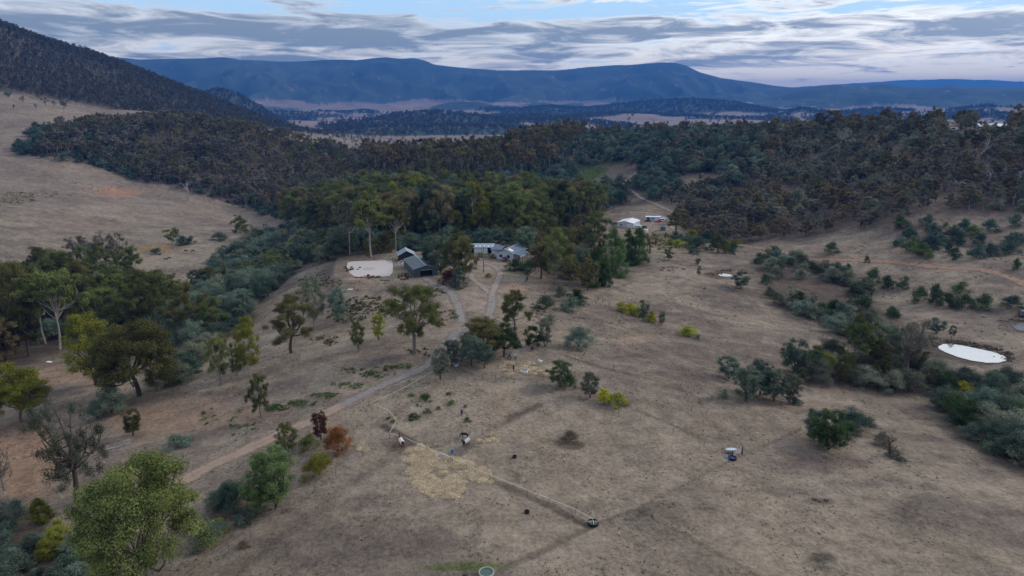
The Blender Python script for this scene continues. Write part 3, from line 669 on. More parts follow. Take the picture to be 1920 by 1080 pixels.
# ------------------------------------------------------------------ trees and bushes one can point to
# shape | leaf | bark | base x | base y | height px | width px | lean | label   (positions read off the photograph, stood on the real ground)
T = '''
dome|olive|grey|284|1098|238|214|0|huge olive green gum with a domed crown beside the ragged half dead gum
sparse|grey|dark|146|942|194|136|0|ragged half dead gum with bare white limbs behind the huge domed gum
oval|yellowgreen|dark|180|722|140|82|0|light yellow green gum on three dark trunks left of the big spreading gum
dome|olivedark|dark|262|742|146|146|0|big dark olive spreading gum at the top end of the grey green hedge
oval|olive|grey|296|735|92|52|0|lighter green gum leaning against the big spreading olive gum
dome|yellowgreen|grey|40|792|114|104|0|yellow olive gum at the left edge above the bare orange soil
gum|olive|grey|415|722|96|52|0|bushy young gum standing first in the row below the hedge
oval|olive|pale|445|708|66|26|0|thin pale stemmed gum between two bushier ones below the hedge
oval|yellowgreen|pale|468|705|112|46|0|tall slim yellow green gum on the open slope below the hedge
gum|olive|grey|490|783|80|44|0|single narrow gum by the green weeds beside the gravel drive
oval|olivedark|dark|250|817|50|34|0|small round dark tree alone on the brown slope
gum|olivedark|dark|546|662|112|88|.1|wide dark gum leaning over its own fallen leaves on the slope
oval|grey|pale|590|612|98|46|0|tall thin pale green gum left of the green weedy bank
oval|blue|grey|637|606|70|38|0|blue green sapling beside the weedy bank
oval|olive|dark|672|655|53|28|0|small olive sapling, left of the pair on the slope left of the great gum
oval|yellowgreen|dark|710|638|50|26|0|small yellowish sapling, right of the pair on the slope left of the great gum
gum|olive|grey|778|662|132|108|-.05|great gum with bright clumped crown and thick trunk below the metal shed
oval|grey|dark|826|712|60|38|0|small grey green tree on a bare stem at the end of the drive fence
oval|blue|dark|847|688|52|36|0|blue green tree shading the parked white car
dome|blue|dark|884|686|60|46|0|rounded blue green tree right of the parked cars
dome|blue|dark|908|690|50|40|0|smaller rounded blue green tree nearest the yard gate
dome|olivedark|dark|905|664|68|84|0|dark olive spreading tree at the fork of the drive
dome|dark|dark|945|668|62|62|0|dark green tree at the right end of the clump by the drive fork
gum|olive|grey|965|622|84|64|0|upright olive gum right of the grey gravel wheel tracks
oval|dark|dark|998|656|46|36|0|small dark conical tree right of the clump at the drive fork
oval|grey|dark|1022|650|44|32|0|thin grey sapling right of the small dark conical tree
bush|blue|dark|1085|660|54|54|0|big blue green bush on the bare slope above the yard
oval|dark|dark|1050|727|52|44|0|dark green round tree beside the trodden yard
bush|mid|dark|1068|730|34|30|0|low green bush growing against the dark round tree by the yard
oval|grey|dark|1106|747|50|36|0|pale grey green young tree left of the yellow bushes
dome|gorse|grey|1134|757|28|32|0|bright yellow green small tree left of the rounder yellow bush
bush|yellowgreen|grey|1158|768|36|42|0|round yellow green bush at the fence corner
bush|dark|dark|1082|574|34|42|0|dark rounded bush behind the blue green ones beside the paddock edge
bush|blue|dark|1070|590|38|42|0|blue green bush in front of the dark rounded bush at the paddock edge
bush|blue|dark|1024|586|38|44|0|pale blue green bush right of the upright olive gum
bush|grey|dark|1052|560|30|34|0|grey green bush under the grey tree below the conifers
bush|grey|dark|1030|612|26|34|0|faded grey green scrub left of the big blue green bush
cone|cypress|dark|1150|523|98|54|0|tallest bright green cypress of the row beside the paddock
cone|cypress|dark|1118|542|82|46|0|broad green cypress at the near end of the cypress row
cone|cypress|dark|1134|540|60|30|0|narrow cypress tucked against the near end of the row
cone|cypress|dark|1178|500|72|38|0|slim cypress second from the far end of the row
cone|cypress|dark|1196|499|74|40|0|cypress at the far end of the row nearest the gnarled tree
oval|olivedark|dark|1102|545|62|34|0|brownish thin tree on a bare stem left of the cypresses
oval|blue|dark|1090|510|54|28|0|grey blue conical tree behind the brownish tree by the cypresses
bush|yellowgreen|grey|1166|588|24|28|0|left gorse bush of the clump on the open paddock
bush|gorse|grey|1182|592|27|30|0|brightest yellow gorse bush of the clump on the open paddock
bush|yellowgreen|grey|1196|596|24|26|0|olive yellow gorse bush left of the thin blue tree
oval|blue|grey|1205|602|40|22|0|thin pale blue tree rising out of the gorse clump
bush|gorse|dark|1220|607|27|28|0|rounded gorse bush right of the thin blue tree
oval|grey|dark|1240|610|28|17|0|small dark grey tree at the right end of the gorse clump
bush|yellowgreen|dark|1290|635|27|42|0|lone round bright green bush on the bare paddock
bush|grey|dark|1308|637|11|14|0|little grey bush right of the lone round bush
oval|mid|dark|1553|843|72|78|0|round leafy green tree on a short trunk above the cattle paddock
oval|blue|dark|1536|828|64|60|0|blue green tree behind the round leafy tree
bush|bluedark|dark|1598|818|58|74|0|dark green mounded tree behind the round leafy tree
bush|greybrown|dark|1655|842|36|46|0|grey twiggy shrub right of the dark mounded tree
bush|greybrown|dark|1676|862|24|34|0|low grey shrub at the tail of the twiggy shrub
bush|bluedark|dark|1690|868|14|20|0|small dark shrub at the very tip of the twiggy row
dead|olive|dark|1668|852|52|52|.4|leaning dead branch poking out of the twiggy grey shrub
oval|blue|dark|1366|710|46|44|0|blue green tree at the left end of the clump in the middle paddock
oval|blue|dark|1398|752|66|52|0|blue green tree with dark stems at the front left of the clump
oval|bluedark|dark|1425|742|66|48|0|darker blue tree in the middle of the clump
oval|blue|dark|1450|753|62|50|0|blue green tree with bare stems beneath at the front of the clump
oval|grey|dark|1480|756|56|42|0|grey green tree at the right end of the clump
oval|greybrown|dark|1420|715|44|40|0|grey brown tree at the back of the blue clump
bush|blue|dark|1492|763|20|24|0|low blue bush beside the right end of the blue clump
bush|blue|dark|1358|748|20|18|0|little pale bush left of the blue clump
oval|bluedark|dark|1488|700|66|56|0|tall dark green tree at the head of the creek scrub
oval|dark|dark|1520|706|50|50|0|dark tree behind the head of the creek scrub
oval|yellowgreen|dark|1546|702|42|36|0|yellowish dark tree right of the dark creek tree
tall|olive|grey|1604|706|116|66|0|tall thin gum with flat olive crown in the creek scrub
gum|olivedark|dark|1640|718|88|66|0|dark short gum in the creek scrub
tall|grey|grey|1668|712|90|50|0|thin grey stemmed gum in the creek scrub
sparse|greybrown|grey|1700|706|112|74|0|ragged bare limbed gum at the pond end of the creek scrub
oval|blue|dark|1755|625|30|32|0|rounded blue green tree left of the bright pond
oval|grey|grey|1784|633|24|15|0|spindly sapling above the bright pond
bush|blue|dark|1800|800|40|52|0|blue bush at the tip of the lower right scrub
bush|bluedark|dark|1858|842|58|62|0|round dark blue bush at the front of the lower right scrub
bush|blue|dark|1868|862|46|56|0|pale blue green bush at the foot of the lower right scrub
bush|bluedark|dark|1908|876|72|68|0|dark bush at the right edge at the foot of the scrub
bush|dark|dark|1772|742|50|44|0|dark green bush at the upper end of the lower right scrub
bush|gorse|dark|1806|746|36|48|0|yellow green bush in the lower right scrub
bush|blue|dark|1890|740|60|60|0|pale blue bush at the upper right of the lower right scrub
bush|mid|dark|1905|800|56|60|0|green bush in the middle of the lower right scrub
bush|grey|dark|1765|756|22|34|0|grey green low bush at the upper tip of the lower right scrub
oval|redbrown|dark|602|825|54|32|0|dark red brown leafed tree beside the gravel drive
bush|orange|dark|634|858|64|50|0|bright orange brown bush below the gravel drive
bush|olive|dark|580|850|42|40|0|olive bush left of the orange bush
bush|yellowgreen|dark|597|905|62|62|0|light green bush in front of the orange bush
oval|olive|grey|540|850|58|42|0|thin spreading sapling left of the olive bush
oval|mid|dark|517|953|112|82|0|dark green tree with a bare black stem below the gravel drive
oval|mid|dark|486|962|72|60|0|green tree close left of the black stemmed tree
bush|bluedark|dark|440|968|72|86|0|big blue green bush right of the huge domed gum
bush|blue|dark|462|990|40|52|0|low pale blue bush below the big blue green bush
bush|blue|dark|398|1030|56|70|0|pale bush at the right foot of the huge domed gum
bush|gorse|dark|411|1008|38|38|0|bright yellow bush in the blue scrub by the fence corner
cone|yellowgreen|dark|78|985|54|46|0|dark yellow conical bush at the lower left
cone|yellowgreen|dark|113|1035|64|50|0|brighter yellow conical bush beside the lower left scrub
cone|yellowgreen|dark|90|1056|48|40|0|olive yellow conical bush lowest at the lower left
bush|blue|dark|335|845|34|54|0|blue green low bush alone on the brown slope
bush|olivedark|dark|326|834|22|22|0|small dark bush behind the blue green low bush
bush|blue|dark|210|785|66|56|0|pale blue green bush below the big spreading gum
bush|blue|dark|184|792|48|44|0|second pale bush below the big spreading gum
bush|yellowgreen|dark|66|810|24|26|0|little grey stemmed shrub below the yellow olive gum
tall|olive|pale|112|655|150|104|.06|tall gum with a pale forked trunk leaning at the left wood
tall|olive|pale|86|645|138|88|-.04|tall pale trunked gum behind the leaning forked one
gum|olivedark|dark|22|650|160|90|0|dense dark gum at the left edge of the picture
gum|olivedark|dark|55|668|118|70|0|dark gum in front of the pale forked trunks
oval|brown|dark|12|682|90|60|0|brownish drooping tree at the left edge
tall|olive|grey|218|603|104|68|0|umbrella topped gum with a straight thin trunk at the left wood
gum|olivedark|dark|150|600|116|76|0|dark gum between the forked gum and the umbrella gum
gum|olivedark|dark|288|618|118|72|0|dark conical gum right of the umbrella topped gum
gum|olivedark|grey|352|634|102|86|0|broad dark gum above the grey green hedge
gum|olive|grey|402|628|76|56|0|olive gum at the right end of the left wood
oval|blue|dark|455|602|62|50|0|pale blue green tree at the lower end of the gully scrub
oval|olive|pale|512|528|60|38|0|olive gum standing over the gully scrub
gum|olive|pale|455|449|48|36|0|lone gum on the far side of the gully
tall|olive|pale|328|471|46|36|0|lone flat topped gum by the creek bank
gum|greybrown|dark|146|489|48|36|0|grey gum at the left end of the creek grove
gum|greybrown|grey|166|496|50|38|0|second grey gum of the creek grove
sparse|greybrown|grey|200|499|66|50|0|tallest grey gum of the creek grove
sparse|greybrown|grey|222|496|62|46|0|grey gum with flat top at the right of the creek grove
sparse|grey|dark|76|492|26|24|0|small bare tree on the pasture left of the creek grove
bush|bluedark|dark|130|488|18|18|0|small dark bush at the left foot of the creek grove
bush|bluedark|dark|412|453|20|34|0|dark oblong bush on the far pasture
bush|bluedark|dark|342|461|20|26|0|dark bush right of the lone flat topped gum
bush|bluedark|dark|358|459|19|20|0|second dark bush right of the lone flat topped gum
bush|bluedark|dark|293|479|16|22|0|low bush beside the orange creek bank
bush|bluedark|dark|248|490|16|30|0|low bush at the right foot of the creek grove
tall|grey|pale|656|478|106|54|0|tall white trunked gum left of its thicker neighbour above the arena
tall|olive|pale|696|482|122|86|0|tallest thick white trunked gum above the arena
tall|olivedark|pale|742|474|92|56|0|white trunked gum right of the thick one above the arena
bush|bluedark|dark|803|508|52|46|0|dark blue bush left in the clump beside the metal shed
oval|blue|dark|826|512|74|56|0|blue green tree in the clump beside the metal shed
gum|olive|grey|850|524|88|60|0|olive gum in the clump beside the metal shed
oval|olivedark|dark|870|528|86|44|0|dark tree at the right of the clump beside the metal shed
bush|redbrown|dark|842|538|38|44|0|dark red bush at the foot of the clump by the metal shed
cone|blue|dark|860|544|46|36|0|pale blue conical bush at the foot of the clump by the metal shed
oval|blue|dark|868|482|40|32|0|blue green tree behind the clump near the long shed
oval|blue|dark|985|474|50|42|0|blue green tree behind the farmhouse
gum|olive|grey|1040|530|106|62|0|big olive gum right of the farmhouse
gum|brown|dark|1014|522|66|54|0|dull brown tree below the farmhouse
bush|dark|dark|992|514|32|44|0|dark bush below the farmhouse veranda
bush|dark|dark|964|510|27|36|0|dark garden bush left of the others below the farmhouse
bush|bluedark|dark|976|508|18|22|0|blue garden bush below the farmhouse
bush|olivedark|dark|1070|528|36|44|0|dark olive bush between the big gum and the cypresses
gum|olive|grey|1115|468|74|64|0|rounded olive gum above the cypress row
bush|redbrown|dark|948|492|12|15|0|round red bush against the farmhouse wall
oval|redbrown|dark|893|498|17|14|0|small round red tree on the turning circle
bush|dark|dark|891|506|7|10|0|tiny dark bush on the turning circle
bush|yellowgreen|dark|915|522|12|16|0|yellow green bush at the foot of the power pole
bush|olive|dark|902|484|12|20|0|olive garden bush by the turning circle
bush|grey|dark|924|486|12|15|0|grey garden bush left of the farmhouse
bush|dark|dark|988|528|11|8|0|tiny dark bush on the pale bank below the farmhouse
sparse|olivedark|dark|1218|475|42|38|0|gnarled dark tree on the slope right of the cypresses
oval|dark|dark|1254|488|26|18|0|small dark tree right of the gnarled tree
gum|olivedark|dark|1268|440|46|40|0|dark gum beside the green water tank
bush|bluedark|dark|1304|470|30|36|0|blue green bush on the slope above the paddock
gum|olivedark|dark|1345|472|34|36|0|dark gum below the hillside wood
oval|dark|dark|1308|498|14|12|0|little dark tree above the small pond
oval|mid|dark|1310|518|20|9|0|thin green tree beside the small pond
bush|blue|dark|1300|478|20|26|0|pale bush near the little dark tree
oval|blue|grey|1388|542|34|36|0|pale green tree just right of the small pond
bush|dark|dark|1558|477|26|28|0|dark bush above the orange track
bush|olive|dark|1625|494|16|14|0|small olive bush beside the orange track
bush|dark|dark|1588|518|26|24|0|dark bush just below the orange track
bush|dark|dark|1635|535|36|32|0|first dark bush of the row below the orange track
bush|dark|dark|1664|546|32|30|0|second dark bush of the row below the orange track
bush|dark|dark|1694|544|30|26|0|round dark bush standing apart in the row below the orange track
bush|dark|dark|1722|570|38|34|0|dark bush in the gap of the row below the orange track
bush|dark|dark|1754|575|46|34|0|tall dark bush in the row below the orange track
bush|dark|dark|1778|580|34|38|0|dark bush beside the tall one in the row
bush|dark|dark|1806|582|36|38|0|dark bush third from the end of the row
bush|dark|dark|1840|584|38|42|0|last big dark bush of the row below the orange track
bush|mid|dark|1800|554|30|34|0|green bush behind the row of dark bushes
bush|blue|dark|1896|582|32|40|0|blue green bush at the right edge past the dark row
bush|mid|dark|1905|508|26|18|0|green shrub right of the bend in the orange track
oval|mid|dark|1634|556|22|12|0|thin green tree below the row of dark bushes
bush|dark|dark|1728|468|20|18|0|dark bush higher up above the orange track
bush|blue|dark|1690|460|18|22|0|blue green shrub on the hillside clearing
dead|olive|dead|352|376|46|34|0|tall white dead tree at the lower edge of the spur wood
dead|olive|dead|34|368|24|14|0|short white dead stump on the far left pasture
dead|olive|dead|1577|284|48|30|.2|tall leaning dead white gum on the right hillside
dead|olive|dead|1846|360|50|34|0|white dead gum near the right edge of the hillside
dead|olive|dead|1905|352|44|32|0|white dead gum at the right edge
dead|olive|dead|1795|372|46|30|.1|white dead gum left of the other dead gums on the right hillside
dead|olive|dead|1838|290|48|30|.3|slanting dead gum below the ridge house
dead|olive|dead|1724|325|32|18|.1|thin dead gum halfway up the right hillside
dead|olive|dead|1770|335|34|20|.2|thin dead gum in front of the dark gully of the right hillside
dead|olive|dead|905|358|36|18|.2|forked dead white tree in the middle wood
dead|olive|dead|812|358|26|14|.3|broken dead white trunk in the wood above the farm
dead|olive|dead|400|1062|26|12|0|forked grey dead stump at the wire fence corner
sparse|greybrown|grey|8|920|80|40|0|bare grey tree at the left edge above the scrub
bush|tuftdark|dark|1070|833|30|34|0|heap of dead brown brush in the middle paddock
'''
def lod_for(h): return 0 if h > 46 else (1 if h > 18 else 2)
GR = {'umb': 'tall pale trunked gums', 'dome': 'gum trees around the farm', 'gum': 'gum trees around the farm', 'tall': 'tall pale trunked gums', 'oval': 'small trees on the slopes', 'bush': 'bushes on the paddocks', 'cone': 'conifers and conical bushes', 'sparse': 'ragged half bare gums', 'dead': 'bleached dead trees'}
rs = random.Random(4)
PLACED = []
def place(line, i):
    k, leaf, bark, px, py, h, w_, lean, lab = line.split('|')
    px, py, h, w_ = float(px), float(py), float(h), float(w_)
    if py < 1075: x, y, z = hit(px, py)
    else: x, y, z = hit(px, py)
    s = ppm(x, y, z); PLACED.append((x, y, w_/s/2))
    nm = None; cat = 'bush' if k == 'bush' else 'tree'
    # seen from above, a plant's height fills a little less of the picture than its true height, its depth a little more
    dep = math.atan2(CAMZ-z, math.hypot(x, y)); sn = math.sin(dep)
    if k in ('bush', 'cone'):
        if py < 1070: x, y, z = hit(px, py-.42*w_*sn); s = ppm(x, y, z)
        hm_ = max(h*.55, h-.62*w_*sn)/s/math.cos(dep)
    else: hm_ = max(h*.6, h-.12*w_*sn)/s/math.cos(dep)
    if k == 'tall' and w_/h > .5: k = 'umb'
    if leaf == 'tuftdark': nm, cat = 'brush_heap', 'brush heap'
    put_tree(k, i % 3, lod_for(h), x, y, z, hm_, w_/s, leaf, bark, lab, cat, GR[k], rs.uniform(0, 6.28), nm, float(lean))
for i, ln in enumerate(l for l in T.strip().split('\n')): place(ln, i)

# ------------------------------------------------------------------ woods: every plant drawn from a jittered grid over the land
def scatter(poly, d0, d1, cell, seed, thin=0.0, clear=None):
    """points on the land whose ground shows inside an outline of the photograph"""
    rg = np.random.default_rng(seed); pxs = [p[0] for p in poly]
    a0, a1 = azim(max(min(pxs), -250), 400), azim(min(max(pxs), 2200), 400)
    xs = np.arange(d1*math.sin(a0)-cell, d1*math.sin(a1)+cell, cell) if a0 < 0 < a1 else np.arange(min(d0*math.sin(a0), d1*math.sin(a0))-cell, max(d0*math.sin(a1), d1*math.sin(a1))+cell, cell)
    ys = np.arange(d0*math.cos(max(abs(a0), abs(a1)))-cell, d1+cell, cell)
    X_, Y_ = np.meshgrid(xs, ys); X_ = X_.ravel()+rg.uniform(-.5, .5, X_.size)*cell; Y_ = Y_.ravel()+rg.uniform(-.5, .5, Y_.size)*cell
    d = np.hypot(X_, Y_); a = np.arctan2(X_, Y_); m = (d > d0) & (d < d1) & (a > a0-.05) & (a < a1+.05); X_, Y_ = X_[m], Y_[m]
    Z_ = zat(X_, Y_); px, py = project(X_, Y_, Z_); wx = 10*fbm(X_/25, Y_/25, 5, 3)
    m = inpoly(px+wx, py+wx*.4, poly)
    if clear:
        for c_ in clear: m &= ~inpoly(px+wx, py, c_)
    if thin: m &= fbm(X_/40, Y_/40, seed, 3)*.5+.5+rg.uniform(-.15, .15, len(X_)) > thin
    return X_[m], Y_[m], Z_[m], px[m], py[m]
CLEAR = [[(1080,318),(1130,305),(1190,318),(1180,345),(1110,350),(1060,340)], [(1270,330),(1300,322),(1370,330),(1350,350),(1290,352)],
         [(1140,400),(1180,372),(1225,378),(1262,400),(1250,440),(1140,440)], [(1700,405),(1800,395),(1900,400),(1900,440),(1700,440)],
         [(1165,352),(1172,322),(1200,318),(1185,350),(1225,385),(1205,392)], [(1830,225),(1900,222),(1895,250),(1835,252)], [(1772,232),(1800,232),(1798,262),(1775,262)]]
# key of wood, outline, distances, spacing m, height m, mix of (shape kind, leaf, bark, share), thinning
WOOD_AREAS = [
 ('spur', [(60,290),(110,245),(250,224),(400,229),(600,278),(720,296),(960,275),(960,330),(900,400),(640,400),(560,418),(500,402),(400,370),(330,346),(250,336),(150,300)], 560, 1020, 6.2, (8, 16), [('tall','brown','pale',.34),('tall','olive','pale',.2),('gum','greybrown','grey',.3),('bush','bluedark','dark',.13),('dead','','dead',.05)], .10),
 ('spurleft', [(30,292),(70,245),(190,226),(230,250),(250,330),(150,305)], 640, 1000, 8, (6, 10), [('bush','bluedark','dark',.7),('gum','olivedark','dark',.3)], 0),
 ('spurlow', [(150,300),(330,330),(470,360),(600,400),(520,412),(400,372),(330,350),(250,340)], 600, 860, 8, (4, 8), [('bush','bluedark','dark',.8),('gum','brown','dark',.2)], .3),
 ('belt', [(535,400),(620,372),(700,368),(900,372),(1110,400),(1110,440),(1000,452),(880,448),(760,452),(640,452),(560,440)], 290, 640, 7.4, (13, 27), [('gum','olive','grey',.5),('tall','olive','pale',.22),('gum','brown','pale',.1),('oval','yellowgreen','dark',.08),('oval','blue','dark',.10)], .1),
 ('beltfoot', [(640,455),(760,455),(900,450),(1000,455),(990,470),(880,462),(760,472),(640,480)], 240, 420, 5, (4, 8), [('bush','bluedark','dark',.35),('bush','olivedark','dark',.25),('oval','grey','dark',.2),('oval','olivedark','dark',.2)], .35),
 ('gully', [(300,650),(350,560),(420,490),(480,450),(560,430),(650,440),(660,470),(640,482),(560,505),(490,570),(445,600),(420,640)], 150, 640, 4.8, (5, 10), [('bush','blue','dark',.5),('bush','grey','dark',.12),('oval','bluedark','dark',.2),('gum','olive','grey',.18)], .12),
 ('leftwood', [(-220,700),(-220,505),(0,500),(200,500),(330,560),(345,620),(250,640),(120,655),(60,680)], 100, 420, 7.5, (10, 18), [('gum','olivedark','dark',.4),('gum','olive','grey',.2),('tall','olive','pale',.15),('bush','blue','dark',.25)], .12),
 ('centre', [(900,300),(960,265),(1250,247),(1440,245),(1420,330),(1300,400),(1240,380),(1180,395),(1110,402),(960,410),(900,400)], 430, 1000, 8.2, (7, 12), [('bush','blue','dark',.35),('bush','bluedark','dark',.2),('gum','bluedark','dark',.12),('gum','grey','grey',.23),('tall','greybrown','pale',.10)], 0),
 ('centretall', [(680,300),(740,286),(960,262),(1080,258),(1100,275),(1000,345),(900,345),(700,345)], 560, 1000, 12, (20, 29), [('tall','brown','pale',.6),('tall','olivedark','pale',.37),('dead','','dead',.03)], .15),
 ('rightridge', [(1250,246),(1500,243),(1900,230),(2150,230),(2150,400),(1900,400),(1750,398),(1700,420),(1500,446),(1400,458),(1310,450),(1265,415),(1300,360)], 380, 900, 6.6, (6, 11), [('gum','greybrown','pale',.26),('gum','brown','grey',.20),('gum','grey','pale',.14),('gum','olivedark','dark',.12),('bush','grey','dark',.08),('sparse','greybrown','pale',.12),('dead','','dead',.08)], .20),
 ('rightcrest', [(1000,264),(1250,246),(1500,245),(1900,232),(2150,232),(2150,250),(1900,250),(1500,262),(1250,258),(1000,272)], 560, 960, 15, (10, 17), [('tall','brown','pale',.4),('gum','brown','pale',.3),('tall','olivedark','grey',.3)], .2),
 ('hillbush', [(1640,440),(1700,425),(1900,410),(2100,420),(2100,500),(1900,490),(1840,500),(1720,490)], 300, 480, 9, (4, 7), [('bush','bluedark','dark',.6),('bush','mid','dark',.2),('gum','greybrown','dark',.2)], .5),
 ('diag', [(1405,490),(1450,478),(1560,508),(1620,550),(1690,600),(1745,635),(1720,690),(1600,650),(1540,612),(1440,572)], 180, 420, 4.9, (3.5, 7), [('bush','blue','dark',.40),('bush','grey','dark',.32),('bush','dark','dark',.13),('oval','grey','grey',.15)], .42),
 ('creek', [(1490,690),(1560,672),(1700,680),(1770,705),(1770,745),(1600,728),(1500,722)], 150, 300, 4.2, (3.5, 7), [('bush','blue','dark',.35),('bush','grey','dark',.4),('oval','olivedark','grey',.25)], .38),
 ('lowerright', [(1790,815),(1765,740),(1830,705),(1930,740),(2150,800),(2150,940),(1900,885),(1850,850)], 110, 300, 4.2, (3.5, 6.5), [('bush','blue','dark',.55),('bush','grey','dark',.15),('bush','bluedark','dark',.15),('bush','mid','dark',.15)], .25),
 ('lowerleft', [(-200,940),(0,940),(60,965),(100,1010),(190,1020),(230,1150),(-200,1150)], 60, 150, 2.5, (1.4, 3.2), [('bush','blue','dark',.5),('bush','bluedark','dark',.4),('bush','olivedark','dark',.1)], .15),
 ('domefoot', [(330,1010),(430,930),(480,960),(470,1000),(400,1060),(330,1075)], 75, 130, 2.4, (2, 3.5), [('bush','blue','dark',.6),('bush','bluedark','dark',.4)], .1),
 ('hedge', [(300,725),(390,650),(400,650),(395,662),(310,740)], 130, 240, 2.8, (4, 6), [('bush','grey','dark',.7),('bush','bluedark','dark',.3)], 0),
 ('garden', [(1000,465),(1060,450),(1110,445),(1140,470),(1110,500),(1100,530),(1060,530),(1000,500)], 210, 420, 5, (3, 8), [('bush','olivedark','dark',.4),('oval','brown','dark',.3),('gum','olive','grey',.3)], .2),
 ('yardslope', [(1240,445),(1300,440),(1400,460),(1380,480),(1290,470),(1240,460)], 300, 460, 6, (2.5, 6), [('bush','bluedark','dark',.5),('bush','yellowgreen','dark',.2),('gum','olivedark','dark',.3)], .3),
 ('leftpasturewood', [(-200,160),(0,165),(230,200),(500,238),(640,252),(860,262),(860,268),(640,290),(560,275),(400,236),(230,216),(0,205)], 1050, 2200, 26, (8, 15), [('gum','greybrown','grey',.6),('bush','bluedark','dark',.4)], .52),
]
WL = {'spur': ('spur wood', 'trees of the wooded spur'), 'spurleft': ('spur end', 'bushes at the left end of the spur'), 'spurlow': ('spur foot', 'bushes along the foot of the spur'), 'belt': ('gum belt', 'gum belt behind the farm'), 'beltfoot': ('belt undergrowth', 'undergrowth of the gum belt'),
 'gully': ('gully scrub', 'gully scrub left of the arena'), 'leftwood': ('left wood', 'dark wood at the left'), 'centre': ('central hillside', 'scrubby hillside in the centre'), 'centretall': ('central ridge', 'tall trees on the central ridge'), 'rightridge': ('right hillside', 'woodland of the right hillside'),
 'rightcrest': ('ridge skyline', 'trees along the ridge skyline'), 'hillbush': ('hillside clearing', 'bushes on the hillside clearing'), 'diag': ('slanting scrub', 'slanting band of scrub'), 'creek': ('creek scrub', 'creek scrub'), 'lowerright': ('lower scrub', 'scrub at the lower right'), 'lowerleft': ('corner scrub', 'scrub at the lower left'),
 'domefoot': ('fence scrub', 'low scrub below the domed gum'), 'hedge': ('long hedge', 'grey green hedge'), 'garden': ('garden tangle', 'farmhouse garden tangle'), 'yardslope': ('yard slope', 'bushes below the caravan yard'), 'leftpasturewood': ('far pasture', 'trees on the far pasture')}
LMK = [(0,640,'left edge'),(75,700,'yellow olive gum'),(112,640,'leaning pale gum'),(146,800,'half dead gum'),(218,580,'umbrella gum'),(272,900,'domed gum'),(335,840,'lone blue bush'),(415,700,'first hedge gum'),(490,760,'drive gum'),(546,640,'wide leaning gum'),(602,800,'red brown tree'),(656,505,'arena corner'),(696,500,'arena middle'),
 (735,505,'arena end'),(763,490,'black shed'),(790,510,'metal shed'),(850,520,'shed clump'),(907,490,'power pole'),(930,480,'farmhouse gable'),(965,480,'farmhouse veranda'),(1010,510,'brown garden tree'),(1050,700,'dark yard tree'),(1090,640,'big blue bush'),(1118,520,'near cypress'),(1150,500,'tallest cypress'),(1185,418,'white shed'),(1225,410,'long hut'),
 (1268,430,'tank gum'),(1310,510,'little pond'),(1358,515,'pond rushes'),(1388,540,'pond side tree'),(1430,730,'blue clump'),(1488,690,'creek head tree'),(1553,820,'round leafy tree'),(1604,690,'thin creek gum'),(1640,500,'orange track middle'),(1700,690,'bare limbed gum'),(1755,610,'pond left tree'),(1822,660,'bright pond'),(1865,500,'track bend'),(1918,590,'dark ute')]
def ordw(n):
    o = ['zeroth','first','second','third','fourth','fifth','sixth','seventh','eighth','ninth','tenth','eleventh','twelfth','thirteenth','fourteenth','fifteenth','sixteenth','seventeenth','eighteenth','nineteenth']
    return o[n] if n < 20 else ('twenty-' if n < 30 else 'thirty-')+(o[n % 10] if n % 10 else 'none')
TODO = []
def finish_labels():
    cells = {}
    for root, look, reg, px, py, d in TODO:
        lm = min(LMK, key=lambda l: abs(l[0]-px)); rel = 'above' if py < lm[1] else 'below'; cells.setdefault((look, reg, lm[2], rel), []).append((py, px, root))
    def put(r, t1, t2):
        r['label'] = t1 if len(t1.replace(',', '').split()) <= 16 else t2
    for (look, reg, lm, rel), rows in cells.items():
        rows.sort(key=lambda r: r[0]); n = len(rows)
        if n == 1: rows[0][2]['label'] = f'only {look} of the {reg} {rel} the {lm}'; continue
        nr = max(1, -(-n//5)); rn = {1: [''], 2: ['upper row', 'lower row'], 3: ['top row', 'middle row', 'bottom row'], 4: ['top row', 'second row', 'third row', 'bottom row']}.get(nr) or ['top row']+[ordw(i+1)+' row' for i in range(1, nr-1)]+['bottom row']
        per = -(-n//nr)
        for ri in range(nr):
            rr = sorted(rows[ri*per:(ri+1)*per], key=lambda r: r[1])
            for ci, r in enumerate(rr):
                pos = 'alone' if len(rr) == 1 else ('leftmost' if ci == 0 else ('rightmost' if ci == len(rr)-1 else ordw(ci+1)+' from left'))
                tl = (rn[ri]+' ' if rn[ri] else '')+pos; put(r[2], f'{look} of the {reg} {rel} the {lm}, {tl}', f'{look}, {reg}, {rel} {lm}, {tl}')
COLW = {'olive': 'olive', 'olivedark': 'dark olive', 'brown': 'brownish', 'greybrown': 'grey brown', 'blue': 'pale blue', 'bluedark': 'dark blue', 'dark': 'dark green', 'mid': 'mid green', 'grey': 'grey green', 'yellowgreen': 'yellow green', '': 'bleached'}
KW = {'gum': 'gum', 'tall': 'slender gum', 'oval': 'young tree', 'bush': 'bush', 'sparse': 'ragged gum', 'dead': 'dead tree', 'dome': 'spreading gum'}
CAND = {}                                                    # kind name -> rows
